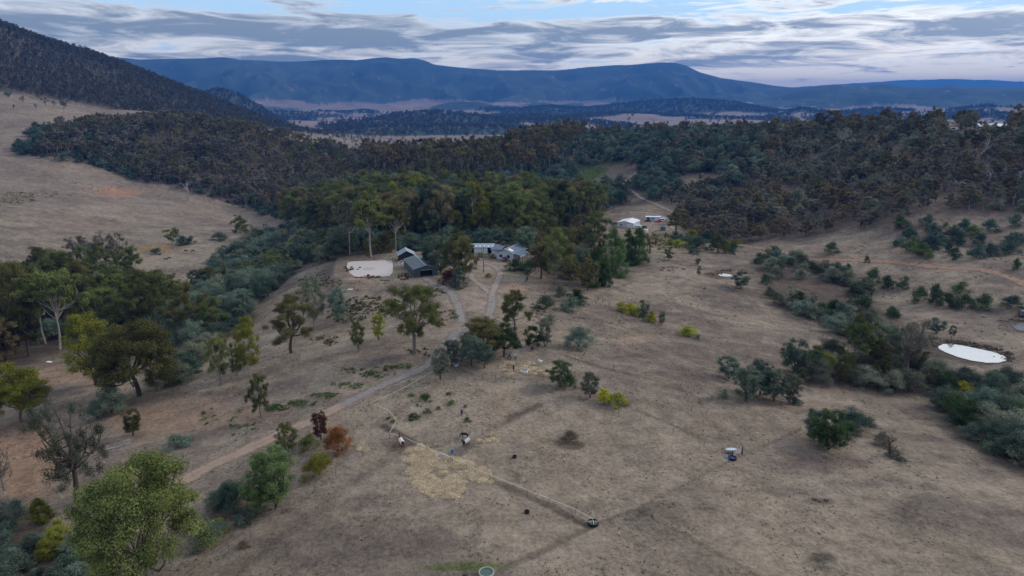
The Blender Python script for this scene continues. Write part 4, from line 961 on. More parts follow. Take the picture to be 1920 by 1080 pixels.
for ai, (key, poly, d0, d1, cell, (h0, h1), mix_, thin) in enumerate(WOOD_AREAS):
    x, y, z, px, py = scatter(poly, d0, d1, cell, 100+ai*7, thin, CLEAR if key in ('centre', 'rightridge', 'centretall', 'rightcrest', 'garden') else None)
    rg = np.random.default_rng(300+ai); n = len(x); u = rg.uniform(0, 1, n)
    # keep kinds together in drifts rather than evenly mixed
    u = np.clip(0.55*u+0.45*np.clip(fbm(x/55, y/55, 400+ai, 3)*1.3+.5, 0, 1), 0, .9999) if key not in ('belt',) else u
    cum = np.cumsum([m_[3] for m_ in mix_]); ki = np.searchsorted(cum/cum[-1], u)
    order = rg.permutation(n)
    for i in range(n):
        k, leaf, bark, _ = mix_[min(ki[i], len(mix_)-1)]
        hh = (h0*.75+(h1*1.1-h0*.75)*rg.uniform(0, 1)**1.35)*(.55 if k == 'bush' and h1 > 12 else 1)*(1.15 if k == 'dead' else 1)
        ww = hh*ASP[k]*rg.uniform(.85, 1.25)
        if any((x[i]-a)**2+(y[i]-b)**2 < (r*(1.5 if key in ('lowerleft', 'domefoot') else .8))**2 for a, b, r in PLACED): continue
        if key in ('belt', 'gully', 'beltfoot', 'garden') and (px[i]-770)**2/75**2+(py[i]-500)**2/26**2 < 1: continue
        s = ppm(x[i], y[i], z[i]); CAND.setdefault(NAMES[k], []).append((s*max(hh, ww), x[i], y[i], z[i], hh, ww, k, leaf, bark, key, rg.uniform(0, 6.28), int(rg.integers(0, 3)), px[i], py[i]))
REST = {}
def seen(x, y, z):
    ts = np.linspace(.25, .985, 60); g = zat(x*ts, y*ts); return bool(np.all(CAMZ+(z-CAMZ)*ts > g-0.5))
LIMIT = {'gum_tree': 230, 'tall_gum_tree': 230, 'young_gum_tree': 150, 'wattle_bush': 200, 'dead_tree': 140, 'ragged_gum_tree': 90, 'conifer_tree': 50}
for nm, rows in CAND.items():
    rows.sort(key=lambda r: -r[0]); cnt = 0
    for r in rows:
        s, x, y, z, hh, ww, k, leaf, bark, key, rz, var, px, py = r
        inside = -10 < px < 1930 and py < 1090 and key != 'leftpasturewood'
        if cnt < LIMIT[nm] and inside and seen(x, y, z+hh*.8):
            cnt += 1; hp = s
            rt_ = put_tree(k, var, lod_for(hp*.9), x, y, z, hh, ww, leaf or 'olive', bark, 'x', 'bush' if k == 'bush' else 'tree', WL[key][1], rz); qx, qy = project(x, y, z+hh*.6); TODO.append((rt_, f'{COLW[leaf]} {KW[k]}', WL[key][0], float(qx), float(qy), 0))
        else: REST.setdefault((k, leaf, bark), []).append(r)
for (k, leaf, bark), rows in REST.items():
    kk = f'{k}_{leaf}_{bark}'; near = [r for r in rows if r[0] > 20]; farr = [r for r in rows if r[0] <= 20]
    for tagn, rws, lod in (('n', near, 1), ('f', farr, 2)):
        if not rws: continue
        wood_protos(kk+tagn, [(k, 0), (k, 1), (k, 2)], leaf or 'olive', bark, lod)
        stuff_scatter('woodland', f'{COLW[leaf]} {KW[k]} growth massed too thickly to count over the hills', kk+tagn, [(r[1], r[2], r[3]-.02*r[4]) for r in rws], [r[4] for r in rws], [r[5] for r in rws], len(rws))
finish_labels()
print('CAND', {k: len(v) for k, v in CAND.items()}, 'rest', sum(len(v) for v in REST.values()))
# the wooded mountain at the left and the woods of the far valley
wood_protos('mountain', [('tall', 0), ('gum', 1), ('gum', 2), ('oval', 0)], 'range', 'grey')
x, y, z, px, py = scatter([(-300,-300),(-300,172),(0,172),(120,188),(200,203),(350,220),(480,238),(600,250),(600,150),(300,-300)], 1280, 2500, 7.4, 900, 0)
rg = np.random.default_rng(5); keep = (fbm(x/60, y/60, 71, 3)+rg.uniform(-.25, .25, len(x)) > -.55); x, y, z = x[keep], y[keep], z[keep]
stuff_scatter('mountain_forest', 'dark forest covering the mountainside at the left', 'mountain', np.stack([x, y, z], 1), rg.uniform(6, 15, len(x)), rg.uniform(4.5, 8.5, len(x)))
print('mountain', len(x))
rg = np.random.default_rng(6); N_ = 60000; r_ = np.sqrt(rg.uniform(2150**2, 5600**2, N_)); a_ = rg.uniform(-.72, .72, N_)
x, y = np.sin(a_)*r_, np.cos(a_)*r_; i = np.clip(np.searchsorted(R_, r_)-1, 0, NR-2); j = np.clip(np.searchsorted(AZ, a_)-1, 0, NA-2)
keep = (WOOD[i, j] > .5) | (rg.random(N_) < .02); x, y = x[keep][:16000], y[keep][:16000]; z = zat(x, y)
stuff_scatter('valley_forest', 'dark woods on the low hills of the far valley', 'mountain', np.stack([x, y, z], 1), rg.uniform(12, 22, len(x)), rg.uniform(11, 20, len(x)))
# low growth: tussocks, bracken, weeds
def tuft_mesh(key, leaf, n, size, spread, hgt, seed):
    rg = np.random.default_rng(seed); c = bpy.data.collections.new('tuft_'+key)
    for v in range(3):
        cl = [(rg.normal(0, spread*.4), rg.normal(0, spread*.4), hgt*.3, spread*.35, hgt*.5) for _ in range(4)]
        V, F, tt = leaves(cl, n//4, size, rg, .3); me = mesh_np('tuft', V, F, [LM[leaf]]); a = me.attributes.new('tint', 'FLOAT', 'POINT'); a.data.foreach_set('value', tt.astype(np.float32))
        c.objects.link(bpy.data.objects.new('%02d_tuft' % v, me))
    WOODS[key] = (c, 3, [1, 1, 1])
tuft_mesh('dry', 'tuft', 16, .11, .5, .28, 1); tuft_mesh('darkdry', 'tuftdark', 16, .12, .5, .26, 2); tuft_mesh('fern', 'fern', 60, .16, 1.0, .8, 3); tuft_mesh('weed', 'blue', 70, .14, 1.0, .8, 4); tuft_mesh('weedgreen', 'mid', 60, .13, 1.0, .6, 5)
def low(name, label, key, areas, seed, smin, smax):
    rg = np.random.default_rng(seed); PP = []
    for (px, py, rx, ry, n) in areas:
        a = rg.uniform(0, 6.283, n); r = np.sqrt(rg.uniform(0, 1, n))
        for u_, v_ in zip(px+rx*r*np.cos(a), py+ry*r*np.sin(a)):
            x, y, g = hit(u_, min(v_, 1079)); PP.append((x, y, g))
    s = rg.uniform(smin, smax, len(PP)); return stuff_scatter(name, label, key, PP, s, s*1.1, seed)
rg = np.random.default_rng(9); N_ = 26000; r_ = np.exp(rg.uniform(math.log(70), math.log(520), N_)); a_ = rg.uniform(-.72, .72, N_); x, y = np.sin(a_)*r_, np.cos(a_)*r_
m = fbm(x/22, y/22, 51, 4)+.5*fbm(x/5, y/5, 52, 3) > .10; m &= np.hypot(x-arena_c[0], y-arena_c[1]) > 15; x, y = x[m], y[m]; z = zat(x, y); h_ = int(len(x)*.72)
s = rg.uniform(.25, 1.0, len(x))*np.clip(np.hypot(x, y)/180, .6, 2)
stuff_scatter('dry_grass_tussocks', 'dry tussocks of straw coloured grass over the paddocks', 'dry', np.stack([x, y, z], 1)[:h_], s[:h_], s[:h_])
stuff_scatter('dark_tussocks', 'dark brown tussocks and dung dotted over the paddocks', 'darkdry', np.stack([x, y, z], 1)[h_:], s[h_:]*.6, s[h_:]*.6)
low('bracken', 'dark green bracken patches on the far pasture and banks', 'fern', [(30,372,38,12,120),(60,365,50,5,60),(120,366,40,8,30),(150,344,30,3,8),(190,356,40,6,20),(250,370,60,7,16),(700,572,60,16,110),(650,590,40,16,60),(745,585,50,12,50),(618,530,26,10,30),(800,660,40,5,14),(700,695,60,10,16),
  (1250,455,70,14,160),(1100,325,50,14,200),(790,550,45,10,70),(825,600,10,14,16),(610,640,30,10,20),(590,525,30,14,40),(700,520,14,4,14),(660,505,18,5,20),(760,520,14,6,24)], 31, .3, 1.0)
low('reeds', 'dark reeds fringing the farm ponds', 'darkdry', [(1785,641.5,22,2,60),(1812,645,20,2,50),(1838,650,20,2,50),(1862,656,18,2.5,40),(1885,664,12,3,30),(1753,646,7,6,30),(1893,674,8,5,20),(1335,514,22,2.5,36),(1370,507,24,2,26),(1920,601,50,2,40),(1010,580,12,20,40),(1260,505,26,5,30)], 32, .6, 1.9)
low('green_weeds', 'low green weeds beside the gravel drive', 'weedgreen', [(745,688,26,4,20),(700,704,30,6,24),(655,724,30,6,20),(612,742,30,6,20),(566,757,26,5,20),(520,766,22,6,24),(470,800,30,10,10),(200,690,50,8,40),(850,590,10,8,12),(420,790,60,30,14)], 33, .3, 1.1)
# ------------------------------------------------------------------ building helpers
class MB:
    def __init__(s): s.v = []; s.f = []
    def box(s, x0, x1, y0, y1, z0, z1):
        n = len(s.v); s.v += [(x, y, z) for z in (z0, z1) for x, y in ((x0, y0), (x1, y0), (x1, y1), (x0, y1))]
        s.f += [tuple(n+i for i in q_) for q_ in ((0, 3, 2, 1), (4, 5, 6, 7), (0, 1, 5, 4), (1, 2, 6, 5), (2, 3, 7, 6), (3, 0, 4, 7))]; return s
    def poly(s, pts, depth):
        """flat outline given a thickness vector"""
        n = len(s.v); k = len(pts); d = Vector(depth); s.v += [tuple(p) for p in pts]+[tuple(Vector(p)+d) for p in pts]
        s.f += [tuple(range(n, n+k))[::-1], tuple(range(n+k, n+2*k))]+[(n+i, n+(i+1) % k, n+k+(i+1) % k, n+k+i) for i in range(k)]; return s
    def tube(s, p, q, r0, r1=None, sides=8, caps=True):
        r1 = r0 if r1 is None else r1; p = Vector(p); q = Vector(q); d = (q-p).normalized(); a = d.orthogonal().normalized(); b = d.cross(a); n = len(s.v)
        for c, r in ((p, r0), (q, r1)):
            for i in range(sides):
                t_ = 6.28318*i/sides; s.v.append(tuple(c+a*r*math.cos(t_)+b*r*math.sin(t_)))
        s.f += [(n+i, n+(i+1) % sides, n+sides+(i+1) % sides, n+sides+i) for i in range(sides)]
        if caps: s.f += [tuple(range(n, n+sides))[::-1], tuple(range(n+sides, n+2*sides))]
        return s
    def path(s, pts, r, sides=4):
        for a, b in zip(pts[:-1], pts[1:]): s.tube(a, b, r, r, sides, False)
        return s
    def ring(s, R0, r, z, seg=18, sides=6, cx=0, cy_=0):
        n = len(s.v)
        for i in range(seg):
            a = 6.28318*i/seg
            for j in range(sides):
                b = 6.28318*j/sides; rr = R0+r*math.cos(b); s.v.append((cx+rr*math.cos(a), cy_+rr*math.sin(a), z+r*math.sin(b)))
        s.f += [(n+i*sides+j, n+((i+1) % seg)*sides+j, n+((i+1) % seg)*sides+(j+1) % sides, n+i*sides+(j+1) % sides) for i in range(seg) for j in range(sides)]; return s
    def lathe(s, prof, seg=18, cx=0, cy_=0):
        n = len(s.v); k = len(prof)
        for i in range(seg):
            a = 6.28318*i/seg
            for r, z in prof: s.v.append((cx+r*math.cos(a), cy_+r*math.sin(a), z))
        s.f += [(n+i*k+j, n+((i+1) % seg)*k+j, n+((i+1) % seg)*k+j+1, n+i*k+j+1) for i in range(seg) for j in range(k-1)]; return s
    def build(s, name, m, parent=None, bev=0.0, smooth=False):
        me = bpy.data.meshes.new(name); me.from_pydata(s.v, [], s.f); me.materials.append(m); me.update()
        if smooth:
            for p in me.polygons: p.use_smooth = True
        o = link(name, me, parent)
        if bev: md = o.modifiers.new('b', 'BEVEL'); md.width = bev; md.segments = 2; md.limit_method = 'ANGLE'
        return o
def corrugated(name, col, rough=0.45, metal=0.3, period=0.25):
    m = bpy.data.materials.new(name); m.use_nodes = True; t = NT(m.node_tree); b = t.n['Principled BSDF']
    co = t.new('ShaderNodeTexCoord').outputs['Object']; nz = t.noise(co, 1.2, 5, .65)
    t.l.new(t.mix(nz, tuple(x*.75 for x in col), tuple(min(1, x*1.2) for x in col)), b.inputs['Base Color'])
    wv = t.new('ShaderNodeTexWave', bands_direction='X', inp={'Scale': 1/period/6.28*3.14}); t.l.new(co, wv.inputs['Vector'])
    bn = t.new('ShaderNodeBump', inp={'Strength': .5, 'Distance': .03}); t.l.new(wv.outputs['Fac'], bn.inputs['Height']); t.l.new(bn.outputs[0], b.inputs['Normal'])
    b.inputs['Roughness'].default_value = rough; b.inputs['Metallic'].default_value = metal; return m
MT = {
 'darkroof': corrugated('grey_green_roof', (.135,.165,.18)), 'darkwall': corrugated('dark_green_cladding', (.055,.085,.095), .6, .1), 'zinc': corrugated('zinc_roof', (.30,.36,.44), .55, .1),
 'blueroof': corrugated('blue_grey_roof', (.125,.165,.215), .6, .05), 'whiteroof': corrugated('white_roof', (.72,.74,.78)), 'blackwall': mat('black_stained_boards', (.03,.026,.028), .8), 'white': mat('white_paint', (.75,.76,.78), .6, .06),
 'whitewall': mat('pale_grey_wall', (.52,.56,.62), .7, .06), 'glass': mat('window_glass', (.03,.035,.045), .1, .1, spec=.6), 'inside': mat('painted_bay_shade', (.012,.012,.014), .9), 'ridge': mat('pale_ridge_cap', (.5,.49,.42), .5, .05),  # the inside entry paints the shade of the open bays near-black
 'timber': mat('weathered_timber', (.16,.13,.105), .9), 'polegreen': mat('grey_green_pole', (.19,.24,.20), .8), 'steel': mat('galvanised_steel', (.45,.48,.52), .4, .1, metal=.6), 'black': mat('black_rubber', (.012,.013,.015), .6), 'red': mat('red_paint', (.38,.03,.025), .5),
 'blue': mat('blue_plastic', (.04,.22,.45), .4), 'navy': mat('navy_plastic', (.03,.03,.12), .5), 'concrete': mat('concrete', (.35,.36,.33), .9), 'greenwater': mat('green_water', (.05,.10,.07), .1, spec=.6), 'tank': mat('green_tank_plastic', (.10,.15,.15), .5),
 'tape': mat('white_fence_tape', (.80,.76,.66), .6, .04), 'wire': mat('fence_wire', (.36,.33,.29), .6, metal=.3), 'post': mat('fence_post_wood', (.13,.10,.08), .9), 'rug': mat('white_rug', (.66,.63,.57), .9, .08), 'rugblue': mat('grey_rug', (.42,.43,.43), .9, .1),
 'chestnut': mat('chestnut_coat', (.14,.045,.022), .7), 'blackcoat': mat('black_coat', (.012,.011,.012), .7), 'bay': mat('dark_bay_coat', (.035,.022,.018), .7), 'cream': mat('cream_coat', (.5,.40,.30), .8), 'tyre': mat('tyre_rubber', (.02,.02,.02), .8),
 'carwhite': mat('white_car_paint', (.72,.74,.78), .25, .03, spec=.6), 'cardark': mat('dark_car_paint', (.02,.024,.04), .25, .03, spec=.6), 'carred': mat('red_car_paint', (.45,.03,.03), .25, .03, spec=.6), 'yellow': mat('yellow_plastic', (.65,.45,.03), .5), 'brick': mat('red_brown_stack', (.16,.06,.04), .9), 'tarp': mat('blue_grey_tarp', (.13,.18,.27), .7),
}
def pz(px, py, z):
    u, f_, v = pix_dir(px, py); t_ = (z-CAMZ)/v; return Vector((u*t_, f_*t_, z))
def solid_roof(root, pts4, th, name, m):
    """one roof slope from four corners, thickness th"""
    a, b, c, d = [Vector(p) for p in pts4]; n = (b-a).cross(d-a).normalized()
    if n.z < 0: n = -n
    return MB().poly([a, b, c, d], n*th).build(name, m, root)
def shed(name, label, group, FL, FR, BL, z, H, rise, wallm, roofm, over=.35, front=None, side=None, ridgecap=True):
    """gabled building: front gable from FL to FR, running back to BL.  Local x across the front, local y backwards."""
    FL, FR, BL = Vector(FL), Vector(FR), Vector(BL); Wd = (FR-FL).length; L = (BL-FL).length; ang = math.atan2(FR.y-FL.y, FR.x-FL.x)
    root = empty(name, (FL.x, FL.y, z), ang); tag(root, label, 'building', group)
    wl = MB(); fr = front or []
    # front gable wall pieced round its openings (x0, x1, z0, z1), back gable and the two side walls
    t_ = .12; xs = sorted(set([0, Wd]+[v for o in fr for v in o[:2]]))
    def topz(x): return H+rise*(1-abs(x-Wd/2)/(Wd/2))
    for x0, x1 in zip(xs[:-1], xs[1:]):
        ops = [o for o in fr if o[0] <= x0+1e-6 and o[1] >= x1-1e-6]
        zs = 0
        for o in sorted(ops, key=lambda o: o[2]):
            if o[2] > zs: wl.poly([(x0, 0, zs), (x1, 0, zs), (x1, 0, o[2]), (x0, 0, o[2])], (0, t_, 0))
            zs = o[3]
        top = [(x1, 0, topz(x1)-.02)]+([(Wd/2, 0, topz(Wd/2)-.02)] if x0 < Wd/2 < x1 else [])+[(x0, 0, topz(x0)-.02)]
        wl.poly([(x0, 0, zs), (x1, 0, zs)]+top, (0, t_, 0))
    wl.poly([(0, L, 0), (Wd, L, 0), (Wd, L, H-.02), (Wd/2, L, H+rise-.02), (0, L, H-.02)], (0, -t_, 0))
    wl.box(0, t_, t_, L-t_, -.4, H-.04); wl.box(Wd-t_, Wd, t_, L-t_, -.4, H-.04)
    wl.build('wall', wallm, root)
    sl = rise/(Wd/2); e = over
    r1 = solid_roof(root, [(-e, -e, H-e*sl), (Wd/2, -e, H+rise), (Wd/2, L+e, H+rise), (-e, L+e, H-e*sl)], .07, 'roof', roofm)
    r2 = solid_roof(root, [(Wd/2, -e, H+rise), (Wd+e, -e, H-e*sl), (Wd+e, L+e, H-e*sl), (Wd/2, L+e, H+rise)], .07, 'roof', roofm)
    if ridgecap: MB().box(Wd/2-.14, Wd/2+.14, -e-.02, L+e+.02, H+rise+.05, H+rise+.12).build('ridge_cap', MT['ridge'] if ridgecap is True else MT[ridgecap], r1)
    for o in fr:
        x0, x1, z0, z1, kind = o
        if kind == 'open': MB().box(x0, x1, 1.2, 1.25, z0+.02, z1).build('dark_bay', MT['inside'], root); MB().box(x0+.01, x1-.01, .03, .1, z1-.18, z1-.01).build('roller_door', MT['steel'], root)  # near-black panel behind the opening stands in for the shade within
        elif kind == 'door': MB().box(x0, x1, .03, .09, z0+.02, z1).build('door', MT['white'], root)
        else:
            wn = MB().box(x0-.06, x1+.06, -.03, .04, z0-.06, z0).box(x0-.06, x1+.06, -.03, .04, z1, z1+.06).box(x0-.06, x0, -.03, .04, z0, z1).box(x1, x1+.06, -.03, .04, z0, z1).build('window', MT['white'], root)
            MB().box(x0, x1, .03, .07, z0, z1).build('pane', MT['glass'], wn)
    for (sd, y0_, y1_, z0_, z1_, kind) in (side or []):
        xx = Wd+.012 if sd > 0 else -.012
        wn = MB().box(xx-.03, xx+.03, y0_-.06, y1_+.06, z0_-.06, z1_+.06).build('window' if kind == 'win' else 'door', MT['white'], root)
        if kind == 'win': MB().box(xx+(.032 if sd > 0 else -.05), xx+(.05 if sd > 0 else -.032), y0_, y1_, z0_, z1_).build('pane', MT['glass'], wn)
    return root, Wd, L
z = shed_c[2]
FLp = pz(776.6, 520.5, z); FRp = pz(816, 518.5, z); BLp = FLp+(FRp-FLp).normalized().cross(Vector((0, 0, -1)))*-14.0
def back(FL, FR, L): d = (FR-FL).normalized(); return FL+Vector((-d.y, d.x, 0))*L
Lm = (pz(757.5, 500, z)-FLp).length
# the metal shed is skewed to the view: its side wall runs from (757,500) to (777,520) in the photograph
ang = math.atan2(*(pz(757.5, 500, z)-FLp).yx); wid = 8.6
FRp = FLp+Vector((math.cos(ang-math.pi/2), math.sin(ang-math.pi/2), 0))*wid
shed('metal_shed', 'dark grey green metal shed with a wide open roller door below the black shed', 'farm buildings', FLp, FRp, pz(757.5, 500, z), z, 2.9, 1.15, MT['darkwall'], MT['darkroof'], .25, [(2.3, 6.6, 0, 2.5, 'open')])
FL = pz(748.5, 491, z); FR = pz(777.5, 489.5, z); shed('black_shed', 'small black shed with pale blue gabled roof behind the metal shed', 'farm buildings', FL, FR, back(FL, FR, 6.5), z, 2.6, 1.6, MT['blackwall'], MT['zinc'], .4, None, None, 'ridge')
zh = house_c[2]
FL = pz(879, 475.5, zh); FR = pz(926, 475.5, zh)
# long shed: ridge runs across the view, so build it with its gable end at the left
def longshed(name, label, group, PL, PR, depth, z, H, rise, wallm, roofm, cap, opens, wheels=0):
    """building with its long side from PL to PR towards the viewer; opens: (x0, x1, z0, z1, kind) along that side"""
    L = (PR-PL).length; ang = math.atan2(PR.y-PL.y, PR.x-PL.x); root = empty(name, (PL.x, PL.y, z), ang); tag(root, label, 'building', group)
    wl = MB(); xs = sorted(set([0, L]+[v for o in opens for v in o[:2]])); t_ = .1
    for x0, x1 in zip(xs[:-1], xs[1:]):
        o = next((o for o in opens if o[0] <= x0+1e-6 and o[1] >= x1-1e-6), None)
        if o:
            if o[2] > 0: wl.box(x0, x1, 0, t_, 0, o[2])
            wl.box(x0, x1, 0, t_, o[3], H-.03)
        else: wl.box(x0, x1, 0, t_, -.4, H-.03)
    wl.box(0, L, depth-t_, depth, -.4, H-.03)
    for xx in (0, L-t_): wl.poly([(xx, t_, -.4), (xx, depth-t_, -.4), (xx, depth-t_, H-.03), (xx, depth/2, H+rise-.04), (xx, t_, H-.03)], (t_, 0, 0))
    wl.build('wall', wallm, root); e = .35; sl = rise/(depth/2)
    r1 = solid_roof(root, [(-e, -e, H-e*sl), (L+e, -e, H-e*sl), (L+e, depth/2, H+rise), (-e, depth/2, H+rise)], .06, 'roof', roofm)
    solid_roof(root, [(-e, depth/2, H+rise), (L+e, depth/2, H+rise), (L+e, depth+e, H-e*sl), (-e, depth+e, H-e*sl)], .06, 'roof', roofm)
    if cap: MB().box(-e, L+e, depth/2-.12, depth/2+.12, H+rise+.04, H+rise+.1).build('ridge_cap', MT['ridge'], r1)
    for x0, x1, z0, z1, kind in opens:
        if kind == 'open': MB().box(x0+.02, x1-.02, 1.6, 1.65, z0, z1).build('dark_bay', MT['inside'], root)  # shade of the open bay, painted as a near-black panel set back
        elif kind == 'door': MB().box(x0+.01, x1-.01, .03, .08, z0+.02, z1).build('roller_door', MT['white'], root)
        else:
            wn = MB().box(x0-.05, x1+.05, -.03, .03, z0-.05, z0).box(x0-.05, x1+.05, -.03, .03, z1, z1+.05).box(x0-.05, x0, -.03, .03, z0, z1).box(x1, x1+.05, -.03, .03, z0, z1).build('window', MT['white'], root)
            MB().box(x0, x1, .035, .07, z0, z1).build('pane', MT['glass'], wn)
    return root, L
rt, L = longshed('long_shed', 'long pale roofed machinery shed with white roller doors behind the turning circle', 'farm buildings', FL, FR, 6.5, zh, 2.6, .9, MT['darkwall'], MT['zinc'], False, [(1.0, 2.0, 0, 2.3, 'open'), (2.1, 5.0, 0, 2.3, 'door'), (5.1, 7.6, 0, 2.3, 'door'), (7.8, 10.8, 0, 2.3, 'open')])
for i in range(6): MB().poly([(.8+i*1.7, .3, 2.78), (1.5+i*1.7, .3, 2.78), (1.5+i*1.7, 1.3, 3.055), (.8+i*1.7, 1.3, 3.055)], (0, 0, .03)).build('skylight', MT['whiteroof'], rt).rotation_euler = (0, 0, 0)
FL = pz(927, 475, zh); FR = pz(936, 475, zh); longshed('black_lean_shed', 'small black shed closing the right end of the long machinery shed', 'farm buildings', FL, FR, 5, zh, 2.6, .4, MT['blackwall'], MT['darkroof'], False, [])
# farmhouse
FL = pz(931, 487.8, zh); FR = pz(961, 488.8, zh); sd = (pz(986, 478, zh)-FR); ang = math.atan2(sd.y, sd.x); Lh = min(sd.length, 15)
FLh = FR+Vector((math.cos(ang+math.pi/2), math.sin(ang+math.pi/2), 0))*7.0
root, Wd, L = shed('farmhouse', 'pale blue farmhouse with blue grey gabled roof and dark windows', 'farm buildings', FLh, FR, back(FLh, FR, Lh), zh, 2.7, 1.5, MT['whitewall'], MT['blueroof'], .5,
    [(1.2, 2.6, .8, 2.0, 'win'), (4.4, 5.9, .8, 2.0, 'win')], [(1, 7.5, 8.6, .8, 2.0, 'win'), (1, 10.2, 11.4, .8, 2.0, 'win'), (1, 3.5, 4.4, .1, 2.1, 'door')])
solid_roof(root, [(Wd+.5, 1.0, 2.42), (Wd+3.2, 1.0, 2.05), (Wd+3.2, L-3, 2.05), (Wd+.5, L-3, 2.42)], .06, 'veranda_roof', MT['blueroof'])
for i in range(4): MB().box(Wd+2.95, Wd+3.07, 1.3+i*(L-5)/3, 1.42+i*(L-5)/3, -.3, 2.06).build('veranda_post', MT['white'], root)
zt_ = lambda x_: 2.7+1.5*(1-abs(x_-Wd/2)/(Wd/2))+.085
MB().poly([(Wd*.60, 1.2, zt_(Wd*.60)), (Wd*.86, 1.2, zt_(Wd*.86)), (Wd*.86, 3.2, zt_(Wd*.86)), (Wd*.60, 3.2, zt_(Wd*.60))], (0, 0, .03)).build('skylight', MT['whiteroof'], root)
wg = MB().box(-4.2, -.02, 3.4, 10.4, -.4, 2.55).build('side_wing', MT['whitewall'], root)
wr = solid_roof(root, [(-4.7, 3.0, 2.6), (.3, 3.0, 3.0), (.3, 6.9, 3.9), (-4.7, 6.9, 3.7)], .06, 'wing_roof', MT['blueroof']); solid_roof(root, [(-4.7, 6.9, 3.7), (.3, 6.9, 3.9), (.3, 10.8, 3.0), (-4.7, 10.8, 2.6)], .06, 'wing_roof', MT['blueroof'])
MB().tube((Wd*.25, 6, 3.2), (Wd*.25, 6, 4.6), .12).build('flue', MT['steel'], root)
# neighbour's yard
zy = yard_c[2]
FL = pz(1159, 425.5, zy); FR = pz(1187, 428, zy); sd = pz(1199.5, 421.5, zy)-FR; ang = math.atan2(sd.y, sd.x); FLy = FR+Vector((math.cos(ang+math.pi/2), math.sin(ang+math.pi/2), 0))*10.5
shed('white_shed', 'large white roofed shed with pale walls in the neighbouring yard', 'neighbouring buildings', FLy, FR, back(FLy, FR, min(sd.length, 16)), zy, 3.0, 1.1, MT['whitewall'], MT['whiteroof'], .3, [(6.6, 9.6, 0, 2.5, 'door'), (2, 3.2, 1, 2, 'win')], [(1, 3, 6, .1, 2.4, 'door')])
FL = pz(1211, 413.5, zy); FR = pz(1238, 414, zy); rt, L = longshed('site_hut', 'long narrow white roofed hut behind the parked red car', 'neighbouring buildings', FL, FR, 3.2, zy, 2.5, .35, MT['whitewall'], MT['whiteroof'], False, [(.6, 2.4, 0, 2.0, 'open'), (6, 7.6, 0, 2.1, 'door'), (4, 5, 1, 1.9, 'win')])
x, y, zr = hit(1864, 246); FL = Vector((x-10.5, y, zr)); FR = Vector((x+11, y+.5, zr))
longshed('ridge_house', 'long white roofed house half hidden by trees on the ridge top', 'neighbouring buildings', FL, FR, 8, zr+.4, 2.9, 1.9, MT['whitewall'], MT['whiteroof'], False, [(2, 4, .9, 2, 'win'), (6, 7.4, .9, 2, 'win'), (9, 10, 0, 2.1, 'door'), (14, 16, .9, 2, 'win')])
# power pole
x, y, z = hit(907, 511); r_ = empty('power_pole', (x, y, z)); tag(r_, 'pale green grey power pole standing on the turning circle', 'power pole')
MB().tube((0, 0, -.5), (0, 0, 9.6), .24, .17, 10).build('pole', MT['polegreen'], r_)
ca_ = MB().box(-1.35, 1.35, -.13, -.01-.17, 9.0, 9.18).build('crossarm', MT['polegreen'], r_)
for s in (-1.2, -.5, .5, 1.2): MB().lathe([(0, 9.18), (.06, 9.18), (.08, 9.26), (.05, 9.34), (.0, 9.38)], 8, s, -.22).build('insulator', MT['white'], ca_)
MB().lathe([(0, 6.9), (.25, 6.9), (.25, 7.7), (0, 7.75)], 12, 0, -.48).build('transformer', MT['steel'], r_)

# ------------------------------------------------------------------ tracks, arena, water
def smoothline(pts, step=1.2):
    P = [Vector(p) for p in pts]; P = [P[0]*2-P[1]]+P+[P[-1]*2-P[-2]]; o = []
    for i in range(1, len(P)-2):
        n = max(2, int((P[i+1]-P[i]).length/step))
        for k in range(n):
            t_ = k/n; o.append(.5*((2*P[i])+(P[i+1]-P[i-1])*t_+(2*P[i-1]-5*P[i]+4*P[i+1]-P[i+2])*t_*t_+(3*P[i]-P[i-1]-3*P[i+1]+P[i+2])*t_**3))
    o.append(P[-2]); return o
def track_mat(name, rut, mid_, soft=.5, fade=.5):
    m = bpy.data.materials.new(name); m.use_nodes = True; t = NT(m.node_tree); b = t.n['Principled BSDF']; b.inputs['Roughness'].default_value = 1
    ac = t.new('ShaderNodeAttribute', attribute_name='across').outputs['Fac']; geo = t.new('ShaderNodeNewGeometry').outputs['Position']
    n1_ = t.noise(geo, .5, 5, .7); n2_ = t.noise(geo, 2.2, 5, .7)
    aa = t.math('ABSOLUTE', ac); rutm = t.math('ABSOLUTE', t.math('SUBTRACT', aa, .42)); rutf = t.maprange(t.math('ADD', rutm, t.math('MULTIPLY', t.math('SUBTRACT', n1_, .5), .9)), .04, .42, 1, 0)
    c = t.mix(t.math('MULTIPLY', rutf, .65), mid_, rut); c = t.mix(t.maprange(n2_, .35, .7), c, tuple(x*.72 for x in rut), 'MIX'); t.l.new(c, b.inputs['Base Color'])
    ed = t.math('ADD', aa, t.math('MULTIPLY', t.math('SUBTRACT', n1_, .5), 1.7)); al = t.maprange(ed, 1-soft, 1.0, 1, 0)
    al = t.math('MULTIPLY', al, t.maprange(t.math('ADD', t.math('MULTIPLY', rutf, .6), n2_), fade-.1, fade+.5)); t.l.new(al, b.inputs['Alpha']); return m
